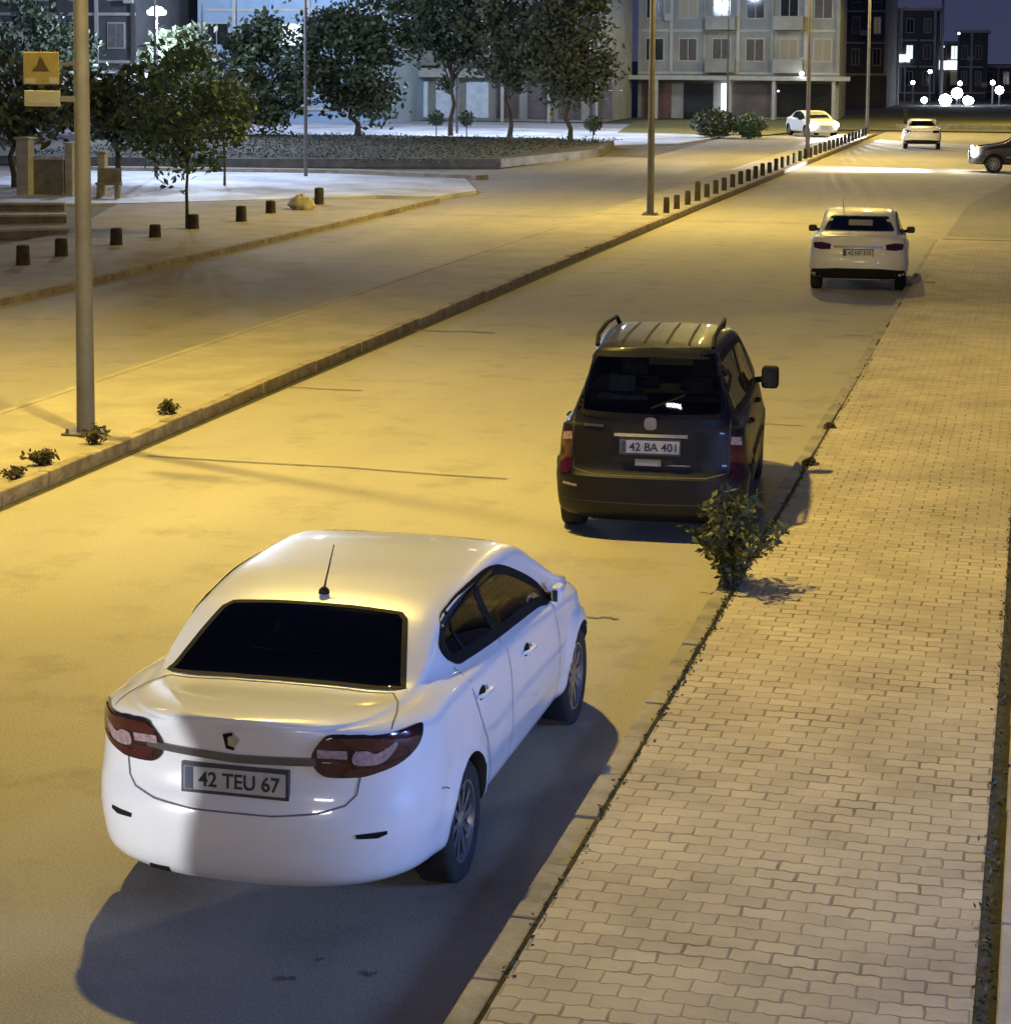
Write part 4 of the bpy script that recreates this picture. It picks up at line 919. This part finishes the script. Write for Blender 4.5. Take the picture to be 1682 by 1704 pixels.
shrub('topiary_ball', (-29.75, 108.6, .05), .40, .80, 'right one of the pair of dark clipped ball shrubs', M_['leaf_b'], 500, .10, 2, .55, group='clipped ball shrubs', ball=True)
shrub('topiary_ball', (-22.7, 107.6, .05), .45, .85, 'lone dark clipped ball shrub below the rightmost bed tree', M_['leaf_b'], 500, .10, 3, .4, group='clipped ball shrubs', ball=True)
shrub('low_bush', (-17.3, 113.5, .05), 1.25, 1.5, 'dark green low bush left of the oncoming car', M_['leaf_c'], 1400, .16, 4)
shrub('low_bush', (-15.4, 113.5, .05), .9, 1.3, 'olive low bush right of the dark green one', M_['leaf_a'], 900, .16, 5)
mb = MB(); rng = random.Random(5)
for k in range(12000):
    x = rng.uniform(-40, -20); y = rng.uniform(77, 102)
    if x > -21.4+(y-80)*.1 and y < 92: continue
    mb_p = (x, y, .26+rng.uniform(0, .12)); leaves(mb, [mb_p], .07, rng)
o = mb.build('ground_cover', M_['leaf_cover']); tag(o, 'low dark ground cover filling the planting bed', 'ground cover', kind='stuff')
# the weed at the kerb in front of the van
def weed(loc, r_, h_, label, n_st=16, seed=1, size=.05, leafm=None, name='weed', group=None):
    rng = random.Random(seed); root = empty(name, loc, 0, label, 'weed', group); mb = MB(); ml = MB()
    for k in range(n_st):
        a = rng.uniform(0, 6.28); lean = rng.uniform(.1, 1.0); L = h_*rng.uniform(.65, 1.1)
        p0 = Vector((rng.uniform(-.05, .05), rng.uniform(-.05, .05), 0)); p2 = Vector((math.cos(a)*r_*lean, math.sin(a)*r_*lean, L*(1-.45*lean*lean))); p1 = p2*.5+Vector((0, 0, L*.12))
        mb.tube([p0, p1, p2], [.007, .005, .002], 5)
        for t in np.linspace(.18, 1.0, 11):
            q = p0*(1-t)**2+p1*2*t*(1-t)+p2*t*t
            leaves(ml, [q+Vector((rng.uniform(-.03, .03), rng.uniform(-.03, .03), rng.uniform(-.02, .03))) for _ in range(3)], size, rng)
    mb.build('stems', M_['bark'], root); ml.build('leaves', leafm or M_['leaf_weed'], root); return root
weed((-2.33, 16.50, .08), .50, .76, 'large leafy green weed growing from the kerb joint behind the van', 46, 3, .046)
weed((-9.72, 20.6, .12), .16, .20, 'small dry weed right beside the base of the nearest lamp post', 9, 4, .03, M_['leaf_dry'], group='weeds on the median kerb')
weed((-9.75, 19.4, .12), .26, .14, 'wide low dry weed on the kerb left of the nearest lamp post', 14, 5, .035, M_['leaf_dry'], group='weeds on the median kerb')
weed((-9.7, 18.7, .12), .2, .09, 'flat dry weed at the left edge of the view on the kerb', 10, 6, .03, M_['leaf_dry'], group='weeds on the median kerb')
weed((-9.75, 22.6, .12), .13, .13, 'dry weed on the kerb first to the right of the nearest lamp post', 10, 7, .035, M_['leaf_dry'], group='weeds on the median kerb')
weed((-2.27, 21.7, .08), .07, .06, 'small dark weed in the kerb joint beside the shadow of the van', 9, 9, .03, M_['leaf_dry'], group='weeds in the pavement kerb joint')
weed((-2.28, 24.0, .08), .05, .05, 'tiny dark weed in the kerb joint beyond the van', 7, 10, .025, M_['leaf_dry'], group='weeds in the pavement kerb joint')
rng = random.Random(9); mb = MB()
for k in range(1500):
    y = rng.choice([rng.uniform(9, 17), rng.uniform(17, 30), rng.uniform(13, 16.5)]); x = -2.255+rng.gauss(0, .018)-.0009*y
    leaves(mb, [(x, y, .098)], .018, rng)
for k in range(1300):
    y = rng.uniform(8, 30); x = -.16+rng.gauss(0, .03)-(.004*max(0, y-10)); leaves(mb, [(x, y, .10)], .02, rng)
o = mb.build('moss', M_['leaf_dry']); tag(o, 'moss and tiny weeds filling the joints along the pavement edges', 'moss', kind='stuff')

# ------------------------------------------------------------------ left: gate pillars, walls, kiosk
wallm = mat('pale_stone', (.42, .40, .34), .85, noise=.2, nscale=3, bump=.3)
wall2 = mat('grey_stone', (.20, .18, .15), .9, noise=.3, nscale=3, bump=.4)
def pillar(loc, w, h, label):
    p = empty('gate_pillar', loc, 0, label, 'pillar', 'pale pillars behind the far pavement'); mb = MB(); mb.box(-w/2, w/2, -w/2, w/2, 0, h); mb.build('shaft', wallm, p, bevel=.02)
    mb = MB(); mb.box(-w/2-.05, w/2+.05, -w/2-.05, w/2+.05, h, h+.07); mb.build('cap', wallm, p, bevel=.01); return p
pillar((-29.3, 57.5, 0), .40, 1.75, 'tallest pale stone pillar at the far left, under the dark tree')
pillar((-28.0, 57.8, 0), .24, 1.6, 'slim pale pillar just left of the nearest lamp post')
pillar((-27.1, 58.1, 0), .24, 1.35, 'pale pillar just right of the nearest lamp post')
pillar((-30.1, 56.6, 0), .14, .65, 'shortest thin pale pillar at the left edge')
w_ = empty('boundary_wall', (-28.65, 57.7, 0), 0, 'low grey wall panel between the two tallest pale pillars', 'wall'); mb = MB(); mb.box(-.45, .5, -.08, .08, 0, 1.15); mb.build('panel', wall2, w_); mb = MB(); mb.box(-.47, .52, -.11, .11, 1.15, 1.22); mb.build('coping', wallm, w_)
for i, (a, b2, h, lab) in enumerate([((-29.5, 51.6), (-25.8, 52.9), .10, 'back low stone kerb wall at the far left'), ((-27.5, 47.4), (-23.9, 49.1), .10, 'middle low stone wall on the far pavement edge'), ((-25.2, 42.6), (-22.1, 45.4), .10, 'front low stone wall nearest the squat bollards')]):
    d = Vector((b2[0]-a[0], b2[1]-a[1])); L = d.length; w_ = empty('low_wall', (a[0], a[1], .0), math.atan2(d.y, d.x), lab, 'wall', 'low stone walls at the left')
    mb = MB(); mb.box(0, L, -.12, .12, 0, h+.1); mb.build('wall', wall2, w_); mb = MB(); mb.box(-.02, L+.02, -.15, .15, h+.1, h+.16); mb.build('coping', wallm, w_)
ks = empty('plaza_bench', (-26.3, 57.0, .11), R(15), 'dark boxy bench at the left edge of the white lit plaza', 'bench')
mb = MB(); mb.box(-.45, .25, -.2, .2, .38, .45); mb.build('seat', wall2, ks); mb = MB(); mb.box(-.42, -.3, -.18, .18, 0, .38); mb.build('leg', wall2, ks); mb = MB(); mb.box(.1, .22, -.18, .18, 0, .38); mb.build('leg', wall2, ks); mb = MB(); mb.box(-.45, .25, .16, .2, .45, .85); mb.build('backrest', wall2, ks)

# ------------------------------------------------------------------ buildings
facade = mat('facade_grey', (.30, .31, .28), .85, noise=.18, nscale=.6, bump=.2)
facade2 = mat('facade_dark', (.10, .10, .10), .85, noise=.2, nscale=.5)
facade_lit_blue = mat('facade_lit_blue', (.30, .42, .55), .8, noise=.12, nscale=.5)  # blue light on this front is put into its wall colour
facade_brown = mat('facade_brown', (.14, .12, .12), .85, noise=.2, nscale=.7)
trimm = mat('facade_trim', (.46, .46, .42), .8, noise=.1, nscale=2)
shop_glow = mat('lit_shop_window', (.3, .35, .4), .3, emis=(.5, .65, .9), estr=.28, noise=.3, nscale=2)
shopred = mat('shop_red', (.13, .07, .06), .7, noise=.3, nscale=2)
BR = random.Random(21)
panes = [M_['window_dark'], M_['window_dark'], mat('curtain_grey', (.16, .16, .15), .7, noise=.25), mat('curtain_brown', (.10, .09, .08), .7, noise=.25), mat('window_dim_lit', (.2, .18, .12), .5, emis=(1, .8, .5), estr=.05)]
def building(name, loc, rz, W_, D, H, label, fac, floors, f0, fh, bays, balc=(), lit=(), shop=None, winw=.45, roof=True, cat='building', win_h=.5, base=None):
    b0 = empty(name, loc, rz, label, cat)
    mb = MB(); mb.box(0, W_, 0, D, 0, H); mb.build('wall', fac, b0)
    if roof: mb = MB(); mb.box(-.25, W_+.25, -.25, D+.25, H, H+.3); mb.build('roof', trimm, b0)
    bw = W_/bays
    for k in range(floors):
        z0 = f0+k*fh
        mb = MB(); mb.box(-.02, W_+.02, -.10, -.002, z0-.16, z0+.02); mb.build('floor_band', trimm, b0)
        for i in range(bays):
            if H < z0+fh*.8: continue
            x = (i+.5)*bw; ww = bw*winw; is_lit = (k, i) in lit
            mb = MB(); mb.box(x-ww/2-.08, x+ww/2+.08, -.05, -.002, z0+fh*.25, z0+fh*(.25+win_h)+.16); fr = mb.build('window', trimm, b0)
            mb = MB(); mb.box(x-ww/2, x-.03, -.07, -.052, z0+fh*.25+.08, z0+fh*(.25+win_h)+.08); mb.box(x+.03, x+ww/2, -.07, -.052, z0+fh*.25+.08, z0+fh*(.25+win_h)+.08)
            mb.build('pane', M_['lit_window'] if is_lit else BR.choice(panes), fr)
            if BR.random() < .22: mb = MB(); mb.box(x+ww/2+.12, x+ww/2+.72, -.42, -.1, z0+fh*.2, z0+fh*.2+.5); mb.lathe([(.18, -.43), (.001, -.43)], 'z', n=3) if False else None; mb.build('air_conditioner', trimm, b0)
            if i in balc:
                mb = MB(); mb.box(x-bw*.44, x+bw*.44, -1.25, -.1, z0-.02, z0+.12); mb.box(x-bw*.44, x+bw*.44, -1.25, -1.18, z0+.12, z0+.95); mb.box(x-bw*.44, x-bw*.44+.07, -1.18, -.1, z0+.12, z0+.95); mb.box(x+bw*.44-.07, x+bw*.44, -1.18, -.1, z0+.12, z0+.95)
                mb.build('balcony', facade, b0)
    for i in range(bays+1):
        x = min(max(i*bw, .12), W_-.12); mb = MB(); mb.box(x-.12, x+.12, -.16, -.102, f0+.03, H-.02); mb.build('pilaster', trimm if i % 2 else fac, b0)
    if shop: shop(b0)
    return b0
def shopA(b0):
    mb = MB(); mb.box(-.6, 15.0, -1.6, -.11, 2.75, 3.05); mb.build('canopy', trimm, b0)
    mb = MB(); mb.box(.3, 2.4, -.12, -.003, 0, 2.5); mb.build('shop_front', shopred, b0)
    mb = MB(); mb.box(3.3, 5.4, -.12, -.003, 0, 2.5); mb.build('shop_front', M_['window_dark'], b0)
    mb = MB(); mb.box(6.0, 6.45, -.5, -.1, .1, 2.5); mb.build('lit_sign', M_['lit_sign'], b0)
    mb = MB(); mb.box(6.7, 9.6, -.12, -.003, .2, 2.5); mb.build('shop_front', facade_brown, b0)
    mb = MB(); mb.box(9.9, 13.8, -.12, -.003, .2, 2.5); mb.build('shop_front', M_['window_dark'], b0)
    for x in (1.5, 6.6, 9.75, 13.9): mb = MB(); mb.box(x-.12, x+.12, -1.5, -1.25, 0, 2.75); mb.build('column', trimm, b0)
    mb = MB(); mb.lathe([(.001, -.16), (.13, -.09), (.16, 0), (.13, .09), (.001, .16)], 'z', c=(11.7, -1.8, 3.25), n=12); mb.build('wall_lamp', M_['cool_glow'], b0)
    mb = MB(); mb.lathe([(.001, -.08), (.1, 0), (.001, .08)], 'z', c=(10.0, -.4, 2.0), n=12); mb.build('shop_lamp', M_['cool_glow_soft'], b0)
A = building('apartment_block', (-28.4, 150.0, 0), R(3), 14.2, 12, 15, 'grey apartment block with balconies above shops behind the second lamp post', facade, 4, 3.3, 3.0, 6, balc=(2, 4), lit=(), shop=shopA, winw=.5)
def shopB(b0):
    mb = MB(); mb.box(0, 16, -1.4, -.11, 2.9, 3.5); mb.build('canopy', trimm, b0)
    for x in np.arange(.6, 15.5, 2.1): mb = MB(); mb.box(x, x+1.5, -.12, -.003, .2, 2.6); mb.build('shop_front', {0: facade_brown, 1: M_['window_dark'], 2: shop_glow}[int(x*3) % 3], b0)
    for x in np.arange(.2, 16, 3.15): mb = MB(); mb.box(x-.1, x+.1, -1.3, -1.1, 0, 2.9); mb.build('column', trimm, b0)
B_ = building('arcade_building', (-44.6, 137.5, 0), R(1), 16.0, 12, 14, 'grey-green building with a long shop canopy behind the leafy trees', facade, 4, 3.7, 3.0, 6, balc=(1, 3, 4), lit=((1, 2),), shop=shopB)
building('blue_lit_building', (-52.5, 127, 0), R(2), 12.2, 12, 14, 'blue-lit building with one bright square window at upper left', facade_lit_blue, 4, 1.0, 3.1, 5, balc=(), lit=((1, 2),), shop=None, winw=.62, win_h=.42)
building('dim_block', (-74, 120, 0), R(2), 20, 12, 12, 'dim dark block at the top left behind the trees', facade2, 4, 1.0, 2.9, 8, lit=((3, 5),), winw=.4)
building('dark_block', (-19.5, 192, 0), 0, 5.6, 12, 14, 'dark unlit tower just right of the grey apartment block', facade2, 4, 3.0, 2.8, 3, winw=.3)
# distant skyline
sky_b = [(-17.2, 232, 5.5, 9.5), (-12.8, 240, 3.6, 6.0), (-9.6, 236, 3.0, 7.2), (-7.2, 246, 7.0, 3.4), (-1.0, 240, 9.0, 4.2)]
lab = ['distant dim tower nearest the fourth lamp post', 'distant low block with a white lit sign band', 'distant slim dark tower in the middle of the skyline', 'distant long low building under the bright white glare', 'distant low shop building at the right edge']
sgn = [[(.3, 2.8, 4.0, 4.8)], [(.2, 3.4, 3.2, 4.2)], [], [(4.0, 6.4, 1.2, 2.0)], [(.5, 4.0, 1.3, 2.2)]]
for i, (x, y, w, h) in enumerate(sky_b):
    b0 = building('distant_building', (x, y, 0), 0, w, 8, h, lab[i], facade_brown if i % 2 else facade2, max(1, int(h/3)), .8, 2.8, max(2, int(w/1.6)), lit=((1, 1),) if i in (0, 1) else (), winw=.35)
    for (a, c, z0, z1) in sgn[i]: mb = MB(); mb.box(a, c, -.25, -.12, z0, z1); mb.build('lit_sign', M_['lit_sign'], b0)
# distant street lamps (pole + glowing head)
dl = [(-16.4, 222, 3.2, .26, 'bright distant lamp nearest the fourth lamp post'), (-14.0, 218, 4.2, .17, 'dim distant lamp on a thick grey pole'), (-11.3, 214, 3.1, .2, 'distant lamp above the white sign band'),
      (-10.4, 220, 5.6, .15, 'dim high distant lamp in the middle of the skyline'), (-9.1, 226, 7.0, .15, 'highest distant lamp against the dark blue sky'), (-13.0, 215, 2.0, .2, 'low distant lamp left of the white sign band'),
      (-8.3, 212, 2.0, .22, 'distant lamp above the brightest glare'), (-5.2, 212, 2.1, .24, 'distant lamp upper left of the right-hand glare'), (-4.5, 210, 1.4, .42, 'large glaring distant lamp near the right edge'),
      (-8.4, 208, 1.1, .55, 'large glaring white lamp in the middle of the skyline'), (-9.3, 204, .35, .60, 'largest low white glare at the end of the road'), (-7.3, 204, .1, .42, 'low white glare right of the largest one'), (-7.0, 203, -.15, .36, 'lowest white glare, farthest right of the low group'), (-11.2, 203, .1, .30, 'small upright white glare left of the largest one')]
for i, (x, y, z, r_, lb_) in enumerate(dl):
    z = max(z, .5)+ .0
    p = empty('distant_lamp', (x, y, 0), 0, lb_, 'street lamp', 'glowing lamps on the skyline')
    mb = MB(); mb.tube([(0, 0, 0), (0, 0, z-r_*.5)], .09, 8); mb.build('pole', M_['steel'], p)
    mb = MB(); mb.lathe([(.001, -r_), (r_*.7, -r_*.7), (r_, 0), (r_*.7, r_*.7), (.001, r_)], 'z', c=(0, 0, z), n=14); mb.build('lamp_globe', M_['cool_glow'] if i not in (1, 3, 4) else M_['cool_glow_soft'], p, smooth=True)
for i, (x, y, h, lb_) in enumerate([(-13.9, 205, 9.0, 'tall bare grey mast on the skyline'), (-10.1, 212, 10.5, 'thin dim mast in the middle of the skyline')]):
    p = empty('mast', (x, y, 0), 0, lb_, 'mast'); mb = MB(); mb.tube([(0, 0, 0), (0, 0, h)], [.22, .12], 8); mb.build('pole', M_['steel'], p); mb = MB(); mb.tube([(0, 0, h-.1), (.7, 0, h+.15)], .05, 6); mb.build('arm', M_['steel'], p)
# field post and bollard-like pieces in the grass
p = empty('field_post', (-8.6, 135.5, 0), 0, 'short post standing in the lit grass beyond the road', 'post'); mb = MB(); mb.box(-.1, .1, -.1, .1, 0, 1.1); mb.build('shaft', M_['bollard'], p); mb = MB(); mb.box(-.14, .14, -.14, .14, 1.1, 1.2); mb.build('cap', M_['bollard'], p)

# ------------------------------------------------------------------ plaza lamps
def plaza_lamp(loc, H, label, power, rad=.22, vis=True):
    p = empty('plaza_lamp', loc, 0, label, 'street lamp', 'cool white plaza lamps')
    mb = MB(); mb.tube([(0, 0, 0), (0, 0, H)], [.07, .045], 8); mb.build('pole', M_['steel'], p, smooth=True)
    mb = MB(); mb.lathe([(.001, -rad*.5), (rad, -rad*.35), (rad*1.1, 0), (rad*.5, rad*.5), (.001, rad*.6)], 'z', c=(0, 0, H+rad*.3), n=16); mb.build('lamp_globe', M_['cool_glow'], p, smooth=True)
    light('plaza_light', 'POINT', (loc[0], loc[1]-.1, loc[2]+H-.5), power, COOL, size=.25)
plaza_lamp((-41.2, 94.5, 0), 6.2, 'glaring white plaza lamp among the trees at upper left', 3600, .42)
plaza_lamp((-29.5, 67.5, 0), 8.5, 'tall thin plaza lamp above the white lit plaza', 4200, .2)
plaza_lamp((-24.8, 69.5, 0), 8.5, 'tall plaza lamp on the right part of the white lit plaza', 1100, .2)
plaza_lamp((-35.8, 87, .25), 8.5, 'tall thin lamp rising from the planting bed left of the broad cypress', 5200, .2)
plaza_lamp((-31.5, 113, 0), 9.5, 'tall lamp behind the clipped ball shrubs', 6500, .2)
plaza_lamp((-24.0, 114, 0), 9.5, 'tall lamp behind the rightmost bed tree', 5000, .2)
plaza_lamp((-46.0, 117, 0), 9.8, 'tall lamp in front of the blue-lit building', 4000, .2)
plaza_lamp((-20.5, 140, 0), 9.5, 'tall lamp in front of the grey apartment block', 1500, .2)
# small lit things seen between the trees at the left
for i, (x, y, z, w, h, lb_) in enumerate([(-41.6, 93, .5, 1.3, .55, 'white lit panel low behind the slim tree'), (-41.9, 94, 3.0, .9, .4, 'white lit panel high left of the slim tree'), (-42.8, 94.4, 2.8, .5, .3, 'small lit panel right of the yellow sign')]):
    p = empty('lit_panel', (x, y, 0), 0, lb_, 'lit panel', 'lit panels between the trees'); mb = MB(); mb.box(-w/2, w/2, 0, .1, z, z+h); mb.build('panel', M_['lit_sign'], p); mb = MB(); mb.box(-w/2, -w/2+.08, .02, .1, 0, z-.002); mb.box(w/2-.08, w/2, .02, .1, 0, z-.002); mb.build('leg', M_['dark_steel'], p)
